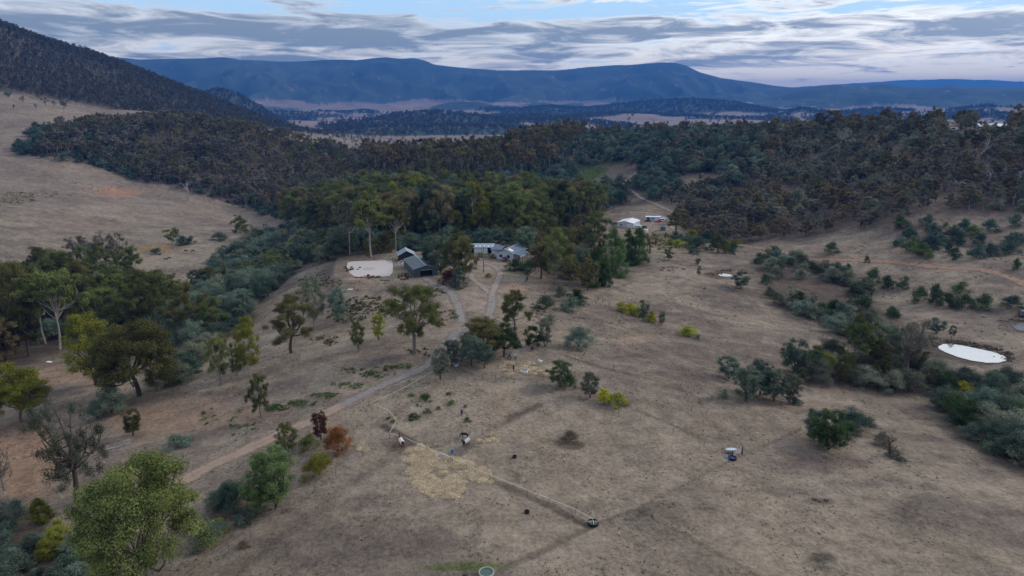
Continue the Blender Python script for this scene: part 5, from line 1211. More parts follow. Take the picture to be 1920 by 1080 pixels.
def ribbon(name, label, pix, width, m, lift=.06):
    pts = smoothline([(*hit(*p)[:2], 0) for p in pix]); n = len(pts); V = []; ac = []
    K = 7
    for i, p in enumerate(pts):
        d = (pts[min(i+1, n-1)]-pts[max(i-1, 0)]).normalized(); s = Vector((-d.y, d.x, 0))
        for k in range(K):
            a = -1+2*k/(K-1); q_ = p+s*a*width/2; V.append((q_.x, q_.y)); ac.append(a)
    V = np.array(V); z_ = zat(V[:, 0], V[:, 1])+lift; F = [(i*K+k, i*K+k+1, (i+1)*K+k+1, (i+1)*K+k) for i in range(n-1) for k in range(K-1)]
    me = mesh_np(name, np.column_stack([V, z_]), np.array(F)[:, ::-1], [m], smooth=True); a_ = me.attributes.new('across', 'FLOAT', 'POINT'); a_.data.foreach_set('value', np.array(ac, np.float32))
    o = link(name, me); tag(o, label, None, None, 'structure'); return o
TS = track_mat('sandy_track', (.40,.285,.205), (.33,.235,.17), .6, .05); TG = track_mat('gravel_track', (.255,.235,.225), (.31,.25,.195), .7, .15); TP = track_mat('pale_track', (.36,.29,.235), (.30,.24,.19), .7, .1); TO = track_mat('orange_track', (.36,.225,.145), (.30,.185,.125), .7, .15)
ribbon('drive', 'sandy farm drive climbing from the orange bushes towards the farm', [(300,930),(345,902),(400,872),(460,845),(520,818),(570,796),(615,773),(660,752),(700,733)], 5.6, TS)
ribbon('gravel_drive', 'grey gravel stretch of the drive beside the taped paddock', [(640,761),(700,732),(745,711),(790,692),(815,672),(838,648),(858,622)], 4.4, TG, .09)
ribbon('shed_track', 'grey wheel tracks leading up to the metal shed', [(866,606),(864,590),(856,568),(845,550),(828,536),(806,528),(797,522)], 4.0, TG)
ribbon('house_track', 'pale wheel tracks leading up to the turning circle', [(850,640),(880,618),(912,604),(917,590),(922,570),(924,552)], 4.2, TG)
ribbon('turning_track', 'pale track looping round the power pole on its left side', [(924,556),(908,540),(890,526),(880,510),(879,498),(888,486),(893,477)], 3.6, TP)
ribbon('turning_track', 'pale track looping round the power pole on its right side', [(922,556),(927,540),(934,525),(937,512),(928,501),(908,494),(892,493)], 3.4, TP, .08)
ribbon('forecourt', 'grey gravel forecourt before the long shed', [(884,487),(900,481),(915,480)], 6, TG, .1)
ribbon('orange_track', 'orange dirt track cut across the foot of the right hillside', [(1385,458),(1430,466),(1500,480),(1560,487),(1640,490),(1700,494),(1745,500),(1795,503),(1850,508),(1890,520),(1930,538)], 6.5, TO)
ribbon('hill_path', 'pale path winding up through the scrub above the white shed', [(1268,402),(1240,388),(1212,376),(1190,362),(1172,348),(1173,338),(1188,328),(1196,322)], 4.4, TP, .12)
ribbon('hill_path', 'pale track crossing the slope behind the caravan yard', [(1180,398),(1215,400),(1250,410),(1262,430)], 4, TP, .12)
def flat_patch(name, label, kind, pix, z, m):
    pts = [pz(px, py, z) for px, py in pix]; c_ = sum(pts, Vector())/len(pts); me = bpy.data.meshes.new(name); me.from_pydata([tuple(p-c_) for p in pts], [], [tuple(range(len(pts)))]); me.materials.append(m); me.update()
    o = link(name, me); o.location = c_; tag(o, label, None, None, kind)
    if me.polygons[0].normal.z < 0: me.flip_normals()
    return o
am = bpy.data.materials.new('arena_sand'); am.use_nodes = True; t = NT(am.node_tree); b = t.n['Principled BSDF']; co = t.new('ShaderNodeTexCoord').outputs['Object']; ln = t.new('ShaderNodeVectorMath', operation='LENGTH'); t.l.new(co, ln.inputs[0])
nz = t.noise(co, .8, 5, .7); c = t.mix(nz, (.47,.42,.385), (.53,.48,.44)); rg_ = t.math('ABSOLUTE', t.math('SUBTRACT', t.math('ADD', ln.outputs['Value'], t.math('MULTIPLY', nz, 1.2)), 2.0)); c = t.mix(t.maprange(rg_, .0, 1.6, .45, 0), c, (.26,.21,.18)); t.l.new(c, b.inputs['Base Color']); b.inputs['Roughness'].default_value = 1
flat_patch('riding_arena', 'pale sand riding arena left of the black shed', 'structure', [(652,492),(660,490),(690,489),(735,488),(737,499),(736,511),(731,517),(708,520),(680,520),(664,518),(655,511),(650,500)], arena_c[2]+.06, am)
wm = mat('bright_pond_water', (.47,.49,.51), .05, .02, metal=.85); wb = wm.node_tree
t = NT(wb); b = t.n['Principled BSDF']; geo = t.new('ShaderNodeNewGeometry').outputs['Position']; bn = t.new('ShaderNodeBump', inp={'Strength': .35, 'Distance': .08}); t.l.new(t.noise(geo, 1.5, 3, .5), bn.inputs['Height']); t.l.new(bn.outputs[0], b.inputs['Normal'])
wd_ = mat('dark_pond_water', (.06,.07,.085), .25, .1, spec=.15)
flat_patch('pond_water', 'bright sky reflecting pond at the right below the scrub', 'structure', [(1757,649),(1768,645),(1785,645),(1805,648),(1830,653),(1858,659),(1878,665),(1888,671),(1886,676),(1872,680),(1850,680),(1822,676),(1795,669),(1772,660),(1761,654)], pond_c[2]+.16, wm)
flat_patch('pond_water', 'tiny bright pond on the paddock above the cypresses', 'structure', [(1347,513.5),(1352,512.6),(1360,513.3),(1371,515),(1373,517.5),(1364,518.6),(1352,517.6),(1347,516)], pond2_c[2]+.12, wm)
flat_patch('pond_water', 'dark pond at the right edge', 'structure', [(1893,610),(1910,607),(1935,608),(1960,612),(1958,619),(1930,622),(1908,619)], pond3_c[2]+.14, wd_)

# ------------------------------------------------------------------ fences
def fence(name, label, pix, spacing, post_h, linem, rows, line_r, postm='post', cat='fence', pr=.05, group='paddock fences'):
    pts = [Vector(hit(*p)) for p in pix]; root = empty(name, pts[0]); tag(root, label, cat, group); o = pts[0]; tops = []
    for a, b in zip(pts[:-1], pts[1:]):
        n = max(1, round((b-a).length/spacing))
        for i in range(n+(1 if b is pts[-1] else 0)):
            p = a.lerp(b, i/n); p.z = float(zat(p.x, p.y)[0]); tops.append(p)
    pm = MB().tube((0, 0, -.3), (0, 0, post_h), pr, pr*.9, 6); ob = pm.build('post', MT[postm], root); ob.location = tops[0]-o
    for p in tops[1:]:
        c_ = ob.copy(); COL.objects.link(c_); c_.parent = root; c_.location = p-o
    for h in rows: MB().path([tuple(p-o+Vector((0, 0, h))) for p in tops], line_r, 4).build('tape' if linem == 'tape' else 'wire', MT[linem], root)
    return root
fence('tape_fence', 'white tape fence running down past the straw to the round black trough', [(731,822),(757,829),(800,849),(845,867),(875,881),(919,902),(989,929),(1079,966),(1111,985)], 9, 1.1, 'tape', (1.05,), .026, pr=.035)
fence('tape_fence', 'short bent white tape fence beside the gravel drive', [(693,764),(708,770),(729,779),(744,797),(731,821)], 6, 1.1, 'tape', (1.05,), .026, pr=.035)
fence('tape_fence', 'white tape fence along the lower side of the gravel drive', [(693,764),(737,746),(770,729),(800,711),(835,690)], 9, 1.1, 'tape', (1.0,), .022, pr=.04)
fence('wire_fence', 'two strand wire fence along the foot of the lower left scrub', [(395,1061),(430,1036),(470,1008),(530,963),(590,920),(630,890),(680,856),(731,823)], 8, 1.2, 'wire', (1.15, .7), .022)
fence('wire_fence', 'post and wire fence rising from the straw to the top paddock', [(848,868),(875,842),(905,815),(955,782),(1003,766)], 7, 1.25, 'wire', (1.15, .6), .014, pr=.06)
fence('wire_fence', 'fence line running from the big black trough to the metal gate', [(1114,988),(1205,955),(1290,912),(1366,868)], 11, 1.0, 'wire', (.9,), .014)
fence('wire_fence', 'fence line climbing from the metal gate towards the round leafy tree', [(1392,856),(1440,834),(1500,808),(1535,796)], 10, 1.1, 'wire', (1.0,), .014)
fence('wire_fence', 'fence behind the dark green tree and the yellow bushes down to the gate', [(1018,712),(1060,732),(1100,752),(1160,776),(1200,790),(1262,812),(1320,838),(1366,858)], 8, 1.1, 'wire', (1.0, .5), .014, pr=.05)
fence('wire_fence', 'fence running out from the big blue green bush across the upper paddock', [(1095,668),(1150,690),(1210,706),(1290,730)], 10, 1.1, 'wire', (1.0,), .014)
fence('wire_fence', 'fence crossing the slope below the cypress row', [(1060,700),(1110,640),(1142,572)], 9, 1.1, 'wire', (1.0,), .012)
fence('timber_fence', 'old grey timber rail fence along the edge of the yard', [(868,697),(885,704),(905,711),(930,716),(943,708)], 3.5, 1.2, 'wire', (1.0, .6), .05, 'timber', pr=.08)
fence('wire_fence', 'fence of short posts beyond the paddock near the gorse clump', [(1122,563),(1130,567),(1142,573)], 4, 1.1, 'wire', (1.0,), .02, pr=.10)
# gate and black post
a = Vector(hit(1373, 858)); b_ = Vector(hit(1391, 852)); r_ = empty('metal_gate', a, math.atan2(b_.y-a.y, b_.x-a.x)); tag(r_, 'silver tube farm gate beside the black post', 'gate'); Lg = (b_-a).length
g_ = MB()
for h in (.35, .6, .85, 1.15): g_.tube((.1, 0, h), (Lg-.15, 0, h), .025)
for xx in (.1, Lg/2, Lg-.15): g_.tube((xx, 0, .33), (xx, 0, 1.17), .03)
g_.build('gate_frame', MT['steel'], r_); MB().tube((0, 0, -.3), (0, 0, 1.3), .09).build('hinge_post', MT['black'], r_)
r_ = MB().tube((0, 0, -.3), (0, 0, 1.5), .14, .13, 10).tube((0, 0, 1.5), (0, 0, 1.56), .16, .15, 10).build('corner_post', MT['black']); r_.location = b_; tag(r_, 'thick black post at the right end of the metal gate', 'post')

# ------------------------------------------------------------------ small farm things
def at(px, py, dz=0.0): x, y, z = hit(px, py); return (x, y, z+dz)
def tub(name, label, px, py, R0, h, m, water=None, cat='trough', group='black tubs and troughs'):
    r_ = empty(name, at(px, py)); tag(r_, label, cat, group)
    MB().lathe([(0, .02), (R0*.92, .0), (R0, h*.3), (R0*1.02, h), (R0*.93, h+.03), (R0*.88, h), (R0*.86, h*.5), (0, h*.45)], 20).build('tub', m, r_)
    if water: MB().lathe([(R0*.85, h*.72), (0, h*.73)], 20).build('water', water, r_)
    return r_
tub('feed_tub', 'black rubber feed tub alone in the middle paddock', 965, 858, .38, .35, MT['black'], None, 'feed tub'); tub('feed_tub', 'black rubber feed tub on the near paddock below the tape fence', 988, 962, .4, .35, MT['black'], None, 'feed tub')
r_ = tub('round_trough', 'big black round trough with a pale cross bar at the fence corner', 1112, 984, .85, .5, MT['black'], MT['greenwater']); MB().box(-.82, .82, -.05, .05, .54, .6).box(-.05, .05, -.8, .8, .545, .59).build('cross_bar', MT['steel'], r_)
tub('round_trough', 'pale concrete ring trough of green water at the bottom edge', 912, 1078, 1.05, .5, MT['concrete'], MT['greenwater'])
r_ = tub('water_trough', 'black round trough standing by the metal gate', 1373, 862, .75, .5, MT['black'], MT['navy'])
r_ = empty('galvanised_trough', at(1370, 850), .1); tag(r_, 'shiny blue white oval trough raised on a post by the gate', 'trough', 'black tubs and troughs')
bm_ = MB(); pr_ = [(math.cos(a)*1.15, math.sin(a)*.5) for a in np.linspace(0, 6.283, 19)[:-1]]; bm_.poly([(x, y, .55) for x, y in pr_], (0, 0, .32)); bm_.build('tank', MT['steel'], r_, .04); MB().poly([(x*.9, y*.88, .875) for x, y in pr_], (0, 0, .02)).build('water', MT['whitewall'], r_); MB().box(-.6, -.5, -.3, .3, 0, .55).box(.5, .6, -.3, .3, 0, .55).build('leg_frame', MT['timber'], r_)
r_ = MB().box(-.7, .7, -.5, .5, 0, .05).build('blue_sheet', MT['tarp']); r_.location = at(1364, 859, .05); r_.rotation_euler = (.05, .03, .5); tag(r_, 'blue grey sheet lying beside the black trough at the gate', 'sheet')
r_ = empty('bathtub', at(983, 699), -.25, (.62, .75, .8)); tag(r_, 'white bathtub with dark inside on the trodden yard', 'bathtub'); sq = [(-1.3,-.35),(-1.15,-.5),(1.1,-.5),(1.3,-.35),(1.3,.35),(1.1,.5),(-1.15,.5),(-1.3,.35)]
MB().poly([(x, y, .05) for x, y in sq], (0, 0, .5)).build('shell', MT['white'], r_, .05); MB().poly([(x*.82, y*.75, .556) for x, y in sq], (0, 0, .01)).build('basin', MT['tarp'], r_)
def bucket(name, label, px, py, R0, h, m, cat, group=None):
    r_ = empty(name, at(px, py)); tag(r_, label, cat, group); MB().lathe([(0, 0), (R0*.8, 0), (R0, h), (R0*1.06, h+.01), (R0*.92, h), (R0*.75, .06), (0, .05)], 16).build('pail', m, r_)
    MB().path([(R0*math.cos(a), 0, h+R0*.9*math.sin(a)) for a in np.linspace(0, math.pi, 9)], .02).build('handle', MT['steel'], r_)
bucket('bucket', 'black bucket right of the white bathtub', 1025, 697, .3, .4, MT['black'], 'bucket', 'buckets'); bucket('bucket', 'bright blue bucket beside the straw', 848, 849, .32, .4, MT['blue'], 'bucket', 'buckets')
r_ = MB().poly([(math.cos(a)*.75, math.sin(a)*.4, 0) for a in np.linspace(0, 6.283, 15)[:-1]], (0, 0, .16)).build('blue_tray', MT['tarp'], None, .03); r_.location = at(829, 857, .02); tag(r_, 'flat blue grey tray on the straw under the tape fence', 'tray')
def drum_on_post(label, px, py, h, m):
    r_ = empty('marked_post', at(px, py)); tag(r_, label, 'post', 'wrapped posts'); MB().tube((0, 0, -.3), (0, 0, h), .07, .06, 8).build('post', MT['post'], r_); MB().lathe([(0, h*.35), (.2, h*.35), (.22, h*.6), (.2, h*.95), (0, h*.97)], 12).build('drum', m, r_)
drum_on_post('purple blue drum fixed on a post left of the white bathtub', 963, 697, 1.6, MT['navy']); drum_on_post('navy bucket hung on a post among the green weeds', 866, 780, 1.3, MT['navy'])
for (px, py, l, w_, lab, m) in [(190, 719, 2.6, 1.1, 'white sheet of metal under the yellow green gum', 'white'), (92, 679, 1.8, 1.0, 'white sheet among the scrub below the leaning pale gum', 'white'), (657, 543, 1.6, .8, 'small white panel on the weedy bank below the arena', 'white'), (727, 489, 1.2, .7, 'small blue mat on the top edge of the arena', 'blue'), (1145, 420, 5, 3, 'blue topped crate left of the white shed', 'whitewall'), (1153, 420, 3.5, 2.5, 'red brown stack beside the white shed', 'brick'), (722, 526, 3.4, 1.1, 'grey flat trailer deck below the arena', 'timber'), (957, 805, .6, .4, 'pale slab on the sandy slope by the post fence', 'concrete'), (816, 518.5, 1.4, 1.0, 'small grey box beside the metal shed door', 'steel')]:
    hh = .12 if l < 3 else (.3 if m == 'timber' else 1.1); r_ = MB().poly([(-l/2, -w_/2*.9, 0), (l/2, -w_/2, 0), (l/2*.96, w_/2, 0), (-l/2*.98, w_/2*.95, 0)], (0, 0, hh)).build(lab.split(' ')[1]+'_'+lab.split(' ')[2] if False else {'white':'metal_sheet','blue':'mat','whitewall':'crate','brick':'brick_stack','timber':'trailer_deck','concrete':'slab','steel':'metal_box'}[m], MT[m], None, .03)
    r_.location = at(px, py, .03); r_.rotation_euler = (0, 0, rs.uniform(-.3, .3)); tag(r_, lab, {'white':'sheet','blue':'mat','whitewall':'crate','brick':'stack','timber':'trailer','concrete':'slab','steel':'box'}[m])
for i, (px, l, lb) in enumerate([(672, 2.2, 'left red pole at the front edge of the arena'), (684, 2.6, 'middle red pole at the front edge of the arena'), (697, 3.2, 'right and longest red pole at the front edge of the arena')]):
    r_ = MB().tube((-l/2, 0, .12), (l/2, 0, .12), .12, .12, 8).box(-l/2-.1, -l/2+.15, -.25, .25, 0, .35).box(l/2-.15, l/2+.1, -.25, .25, 0, .35).build('jump_pole', MT['red']); r_.location = at(px, 520.5, .03); r_.rotation_euler = (0, 0, .1-.1*i); tag(r_, lb, 'jump pole', 'red poles at the arena')
# boat hull leaning at the black shed
r_ = empty('dinghy', at(751, 494), 1.2); tag(r_, 'small white dinghy leaning by the black shed', 'boat'); hp = [(-1.6, 0), (-1.2, -.5), (0, -.65), (1.3, -.5), (1.5, 0), (1.3, .5), (0, .65), (-1.2, .5)]
MB().poly([(x, y, .1) for x, y in hp], (0, 0, .5)).build('hull', MT['white'], r_, .08); MB().poly([(x*.85, y*.8, .605) for x, y in hp], (0, 0, .02)).build('deck', MT['navy'], r_); MB().box(-.5, -.3, -.8, .8, .63, .68).build('thwart', MT['yellow'], r_); r_.rotation_euler = (.5, -.3, 1.2)
# tanks
def tank(label, px, py, R0, h, m):
    r_ = empty('water_tank', at(px, py)); tag(r_, label, 'water tank', 'round water tanks'); MB().lathe([(0, -.3), (R0, -.3), (R0, h), (R0*.6, h+R0*.22), (0, h+R0*.3)], 20).build('shell', m, r_); MB().lathe([(0, h+R0*.29), (.3, h+R0*.29), (.3, h+R0*.29+.15), (0, h+R0*.29+.18)], 10).build('lid', MT['black'], r_)
tank('white round tank on the slope below the parked cars', 1211.5, 436, 1.2, 1.8, MT['white']); tank('grey green round tank left of the dark gum', 1243, 432, 1.6, 2.4, MT['tank'])
# vehicles
def car(name, label, px, py, rz, m, L=4.5, Wd=1.8, H=1.5, van=False, group='parked cars', cat='car'):
    r_ = empty(name, at(px, py, .0), rz); tag(r_, label, cat, group); hw = Wd/2
    prof = [(-L/2, .3), (-L/2, .75), (-L/2+.25, .85), (-L*.30, .92), (-L*.17, H-.04), (L*.22, H), (L*.36, .98), (L/2-.1, .9), (L/2, .6), (L/2, .3)] if not van else [(-L/2, .3), (-L/2, .9), (-L/2+.7, 1.15), (-L/2+1.3, H-.05), (L/2-.15, H), (L/2, H-.1), (L/2, .3)]
    MB().poly([(x, -hw, z) for x, z in prof], (0, Wd, 0)).build('body', m, r_, .06)
    if van: gl = [(-L/2+.8, 1.2), (-L/2+1.3, H-.15), (L*.15, H-.15), (L*.15, 1.2)]
    else: gl = [(-L*.26, .95), (-L*.16, H-.12), (L*.21, H-.1), (L*.32, .97)]
    MB().poly([(x, -hw-.012, z) for x, z in gl], (0, Wd+.024, 0)).build('side_window', MT['glass'], r_)
    wsx = (gl[0][0]-.08, gl[1][0]-.03); MB().poly([(wsx[0], -hw+.15, gl[0][1]-.0), (wsx[0], hw-.15, gl[0][1]), (wsx[1], hw-.22, gl[1][1]), (wsx[1], -hw+.22, gl[1][1])], (-.05, 0, .02)).build('windscreen', MT['glass'], r_)
    for sx in (-1, 1):
        for sy in (-1, 1):
            w_ = MB().tube((sx*L*.31, sy*hw-.12*(sy > 0)-.0, .32), (sx*L*.31, sy*hw+.12*(sy < 0)+.04*sy, .32), .33, .33, 16).build('wheel', MT['tyre'], r_); MB().tube((sx*L*.31, sy*(hw+.042), .32), (sx*L*.31, sy*(hw+.055), .32), .18, .18, 10).build('rim', MT['steel'], w_)
    for sy in (-1, 1): MB().box(-L/2-.02, -L/2+.03, sy*hw*.72-.16, sy*hw*.72+.16, .58, .72).build('headlight', MT['steel'], r_)
    return r_
tub('small_tub', 'pale blue tub under the blue green trees at the end of the drive', 855, 686, .6, .45, MT['whitewall'], MT['tarp']); tub('small_tub', 'black tub left of the pale blue one under the trees', 841, 686, .45, .4, MT['black']); tub('small_tub', 'white tub beside the bend of the drive above the trees', 835, 644, .5, .5, MT['white'], MT['navy'])
car('parked_car', 'white car beside the wall of the large white shed', 1195, 428, .2, MT['carwhite'], 5.2, 2.0, 1.9, True); car('parked_car', 'dark blue car right of the white one at the large white shed', 1206, 427.5, .15, MT['cardark'])
car('parked_car', 'red car parked in front of the long narrow hut', 1234, 416.5, .4, MT['carred']); car('parked_truck', 'small white truck at the right end of the long narrow hut', 1240.5, 415.5, .6, MT['carwhite'], 5.5, 2, 2.2, True, 'parked cars', 'truck'); car('parked_car', 'dark car at the left end of the long narrow hut', 1214, 415.5, .1, MT['cardark'])
car('parked_van', 'white van parked on the ridge left of the long house', 1786, 246, .1, MT['carwhite'], 6.2, 2.3, 2.8, True, 'parked cars', 'van'); car('farm_ute', 'dark ute at the right edge beyond the dark pond', 1916, 592, 1.0, MT['cardark'], 4.8, 1.9, 1.8, False, 'parked cars', 'ute')

# ------------------------------------------------------------------ animals: one skinned body each
def skin_body(name, edges, verts, rad, m, parent, sub=1):
    me = bpy.data.meshes.new(name); me.from_pydata(verts, edges, []); o = link(name, me, parent); sk = o.modifiers.new('skin', 'SKIN'); sk.use_smooth_shade = True
    lay = me.skin_vertices[0] if me.skin_vertices else None
    if lay is None:
        bpy.context.view_layer.objects.active = o; lay = me.skin_vertices[0]
    for i, r in enumerate(rad): lay.data[i].radius = (r[0], r[1]) if isinstance(r, tuple) else (r, r); lay.data[i].use_root = (i == 0)
    sb = o.modifiers.new('sub', 'SUBSURF'); sb.levels = sub; sb.render_levels = sub; me.materials.append(m); return o
def quadruped(name, label, cat, px, py, rz, S, m, graze=True, rug=None, group=None, cow=False, headm=None):
    """S = height at the withers in metres; x forwards"""
    r_ = empty(name, at(px, py), rz, (S, S, S)); tag(r_, label, cat, group)
    nz_ = [(.60, .80), (.85, .55), (1.0, .28), (1.06, .08)] if graze else [(.62, 1.02), (.78, 1.25), (.90, 1.30), (1.08, 1.16)]
    V = [(0, 0, .74), (.25, 0, .74), (.45, 0, .78), (-.25, 0, .76), (-.45, 0, .78)]; R0 = [(.22, .25), (.23, .25), (.18, .23), (.23, .24), (.20, .21)]
    E = [(0, 1), (1, 2), (0, 3), (3, 4)]
    n = len(V)
    for k, (x, z) in enumerate(nz_): V.append((x, 0, z)); R0.append([(.12, .16), (.09, .12), (.075, .10), (.05, .055)][k]); E.append((2 if k == 0 else n+k-1, n+k))
    for sy in (-1, 1):
        for pts, par in (([(.44, .13, .55), (.46, .13, .30), (.44, .13, .10), (.47, .13, .02)], 2), ([(-.44, .14, .58), (-.37, .14, .45), (-.52, .14, .30), (-.49, .14, .08), (-.46, .14, .02)], 4)):
            n = len(V)
            for k, (x, y, z) in enumerate(pts): V.append((x, y*sy, z)); R0.append(([.10, .048, .036, .045] if par == 2 else [.13, .085, .05, .036, .045])[k]); E.append((par if k == 0 else n+k-1, n+k))
    n = len(V); V += [(-.62, 0, .72), (-.66, 0, .40)]; R0 += [.04, .05]; E += [(4, n), (n, n+1)]
    skin_body('body', E, V, R0, m, r_, 2)
    hx, hz = nz_[2]; er = MB()
    for sy in (-1, 1): er.tube((hx-.06, sy*.05, hz+.08), (hx-.09, sy*.08, hz+.17), .03, .008, 5)
    er.build('ears', m, r_)
    if not cow: MB().poly([(.45, -.012, .99), (.56, -.012, 1.0), (nz_[1][0]+.05, -.012, nz_[1][1]+.17), (hx, -.012, hz+.13), (hx-.08, -.012, hz+.05), (nz_[1][0]-.06, -.012, nz_[1][1]+.05)], (0, .024, 0)).build('mane', headm or MT['blackcoat'], r_)
    if rug:
        V2 = []; K, Jn = 9, 13
        for i in range(K):
            x = -.62+1.12*i/(K-1); cz_ = .76
            ry = (.245+.012*math.sin(i*1.3))*(.86 if i in (0, K-1) else 1); rz_ = .28*(.9 if i in (0, K-1) else 1)
            for j in range(Jn):
                a = math.pi*(1.12-1.24*j/(Jn-1))+0; V2.append((x, math.cos(a)*ry*(1.04 if abs(a-math.pi/2) > 1 else 1), max(cz_-.30, cz_+math.sin(a)*rz_)-(.10 if j in (0, Jn-1) else 0)))
        F2 = [(i*Jn+j, i*Jn+j+1, (i+1)*Jn+j+1, (i+1)*Jn+j) for i in range(K-1) for j in range(Jn-1)]; me = bpy.data.meshes.new('rug'); me.from_pydata(V2, [], F2); me.materials.append(rug)
        for p in me.polygons: p.use_smooth = True
        o = link('rug', me, r_); sd_ = o.modifiers.new('s', 'SOLIDIFY'); sd_.thickness = .02
    return r_
quadruped('horse', 'chestnut horse in a white rug standing beside the tape fence', 'horse', 753, 838, math.radians(115), 1.5, MT['chestnut'], False, MT['rug'], 'horses in rugs', headm=MT['chestnut'])
quadruped('horse', 'dark horse in a pale grey rug facing the viewer by the post fence', 'horse', 874, 838, math.radians(-120), 1.4, MT['bay'], False, MT['rugblue'], 'horses in rugs')
quadruped('horse', 'cream horse in a white rug grazing hay in the trodden yard', 'horse', 1013, 686, math.radians(130), 1.35, MT['cream'], True, MT['rug'], 'horses in rugs')
quadruped('horse', 'small black pony above the grey rugged horse', 'horse', 872, 821, math.radians(170), 1.0, MT['blackcoat'], True, None, 'horses in rugs')
quadruped('horse', 'dark horse in a pale rug grazing near the rail fence of the yard', 'horse', 962, 674, math.radians(160), 1.3, MT['bay'], True, MT['rugblue'], 'horses in rugs')
for i, (px, py, a, lb) in enumerate([(348, 472, 10, 'black cow, left of the upper pair on the far bank'), (362, 473, 200, 'black cow, right of the upper pair on the far bank'), (310, 488, 15, 'black cow, left of the lower pair on the far bank'), (318, 486, 190, 'black cow, right of the lower pair on the far bank')]):
    quadruped('cow', lb, 'cow', px, py, math.radians(a), 1.4, MT['blackcoat'], True, None, 'black cows on the far bank', True)

# ------------------------------------------------------------------ straw, weeds, logs, stones
cst = bpy.data.collections.new('straw_wisps'); rgs = np.random.default_rng(12)
for v in range(3):
    n = 90; p = np.column_stack([rgs.normal(0, .42, n), rgs.normal(0, .42, n), np.abs(rgs.normal(.05, .07, n))]); d = rgs.normal(0, 1, (n, 3)); d[:, 2] *= .25; d /= np.linalg.norm(d, axis=1)[:, None]; s_ = np.cross(d, (0, 0, 1)); s_ /= np.linalg.norm(s_, axis=1)[:, None]
    V = np.stack([p-d*.28-s_*.03, p-d*.28+s_*.03, p+d*.28+s_*.03, p+d*.28-s_*.03], 1).reshape(-1, 3); me = mesh_np('wisp', V, np.arange(n*4).reshape(-1, 4), [LM['straw']]); a_ = me.attributes.new('tint', 'FLOAT', 'POINT'); a_.data.foreach_set('value', np.repeat(rgs.random(n), 4).astype(np.float32)); cst.objects.link(bpy.data.objects.new('%02d_wisp' % v, me))
WOODS['straw'] = (cst, 3, [1, 1, 1])
def straw(label, polys, n, seed):
    rg = np.random.default_rng(seed); PP = []
    for poly, share in polys:
        xs = [p[0] for p in poly]; ys = [p[1] for p in poly]; c = 0
        while c < n*share:
            px, py = rg.uniform(min(xs), max(xs)), rg.uniform(min(ys), max(ys)); wx = 34*(vnoise(np.array([px/11.]), np.array([py/6.]), 3)[0]-.5)+rg.normal(0, 3.5)
            if inpoly(np.array([px+wx]), np.array([py+wx*.5]), poly)[0]:
                c += 1; x, y, z = hit(px, py)
                if .6*vnoise(np.array([x/1.3]), np.array([y/1.3]), 9)[0]+.4*vnoise(np.array([x/4.]), np.array([y/4.]), 19)[0] > .36+.1*rg.random(): PP.append((x, y, z))
    s = rg.uniform(.3, .85, len(PP)); stuff_scatter('straw', label, 'straw', PP, s, s, seed)
straw('yellow straw strewn in a wide heap across the tape fence', [([(762,862),(778,845),(800,842),(835,858),(860,860),(880,872),(905,880),(917,892),(905,900),(880,895),(862,900),(855,915),(840,930),(815,935),(797,925),(785,905),(775,885)], 1.0)], 4200, 61)
straw('thin scatter of pale hay over the yard by the bathtub', [([(940,690),(960,678),(1010,680),(1025,690),(985,702),(950,704)], .7), ([(780,838),(792,835),(798,842),(788,848)], .06), ([(660,833),(690,832),(690,845),(665,848)], .12), ([(895,828),(925,812),(935,818),(905,835)], .12)], 420, 62)
WEED = [(800,750,18,26,'low green weed clump largest in the taped paddock'), (776,786,16,24,'green weed clump nearest the bent tape fence'), (802,774,12,20,'green weed clump below the largest one'), (845,758,10,20,'flat green weed right of the largest clump'), (822,768,8,10,'tiny weed between the green clumps'), (876,791,13,16,'round green weed above the black pony'), (873,763,7,10,'small weed near the old stumps'), (842,740,6,12,'small weed at the top of the taped paddock'), (772,742,7,18,'low weed below the drive fence'), (728,786,6,12,'small weed left of the bent tape fence'), (737,792,7,12,'weed tuft under the bent tape fence'), (795,745,7,18,'weed tuft behind the largest clump'), (783,762,6,8,'speck of weed among the green clumps')]
for i, (px, py, h, w_, lb) in enumerate(WEED):
    x, y, z = hit(px, py); s = ppm(x, y, z); put_tree('bush', i % 3, 2, x, y, z, h*.8/s, w_/s, 'mid', 'dark', lb, 'weed', 'weeds in the taped paddock', i, 'green_weed')
for px, py, hh, rz, lb in [(196, 846, 6.5, .4, 'bleached fallen tree lying beside the ragged half dead gum'), (590, 868, 2.5, 1.2, 'small pile of dead branches beside the dark green tree'), (224, 497, 7, 2.0, 'pale fallen trunk under the creek grove')]:
    x, y, z = hit(px, py); r_ = put_tree('dead', 1, 0, x, y, z+.3, hh, hh*.5, 'olive', 'dead', lb, 'fallen tree', 'fallen trees', rz, 'fallen_tree'); r_.rotation_euler = (0, 1.45, rz)
rgk = random.Random(8)
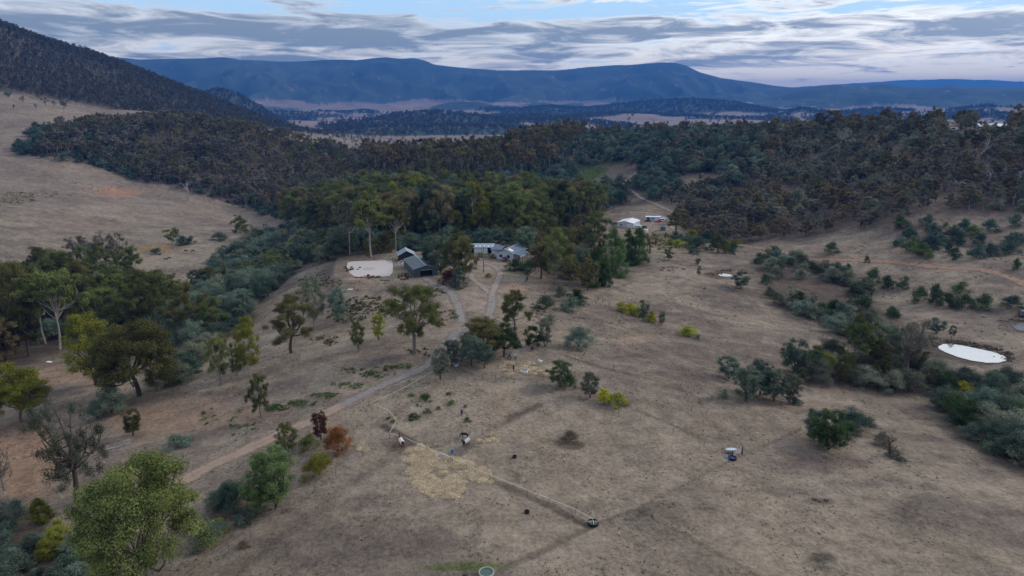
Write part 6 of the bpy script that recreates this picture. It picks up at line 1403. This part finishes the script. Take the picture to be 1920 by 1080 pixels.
for px, py, s, lb in [(1529, 938, .8, 'left dark clod on the near right paddock'), (1537, 941, .6, 'middle dark clod on the near right paddock'), (1549, 939, .8, 'right dark clod on the near right paddock'), (1002, 923, .4, 'single brown clod below the tape fence'), (1355, 842, .35, 'small stone left of the raised trough'), (678, 1013, .35, 'small dark stone on the bare near slope'), (873, 1079, .6, 'dark stone beside the concrete ring trough')]:
    bm_ = MB(); prs = [(math.cos(a)*s*rgk.uniform(.4, .75), math.sin(a)*s*rgk.uniform(.3, .55)) for a in np.linspace(0, 6.283, 9)[:-1]]; bm_.poly([(x, y, -.1) for x, y in prs], (0, 0, .1+.35*s)); o = bm_.build('clod', BK['dark'], None, .1); o.location = at(px, min(py, 1079)); tag(o, lb, 'clod', 'clods and stones')
for px, py, lb in [(458, 1025, 'low brown dead bush on the bare soil near the fence corner')]:
    x, y, z = hit(px, py); put_tree('bush', 1, 1, x, y, z, .9, 2.2, 'tuftdark', 'dark', lb, 'bush', 'bushes on the paddocks', 0, 'dead_bush')
# ------------------------------------------------------------------ the air
hz = bpy.data.meshes.new('haze'); bx = 19500.0; y0, y1 = -3000.0, 20500.0; z0, z1 = float(GZ.min())-1.0, float(GZ.max())+30
vs = [(sx*bx, yy, zc) for zc in (z0, z1) for sx, yy in ((-1, y0), (1, y0), (1, y1), (-1, y1))]
hz.from_pydata(vs, [], [(0, 3, 2, 1), (4, 5, 6, 7), (0, 1, 5, 4), (1, 2, 6, 5), (2, 3, 7, 6), (3, 0, 4, 7)])
hm = bpy.data.materials.new('haze_air'); hm.use_nodes = True; t = NT(hm.node_tree); t.n.clear()
pv = t.new('ShaderNodeVolumePrincipled'); pv.inputs['Density'].default_value = 0.95e-4; pv.inputs['Color'].default_value = (0.055, 0.27, 0.86, 1)
pv.inputs['Anisotropy'].default_value = 0.2
ov = t.new('ShaderNodeOutputMaterial'); t.l.new(pv.outputs[0], ov.inputs['Volume']); hz.materials.append(hm)
ho = link('haze', hz); tag(ho, 'thin blue air between the farm and the far ranges', None, None, 'stuff')
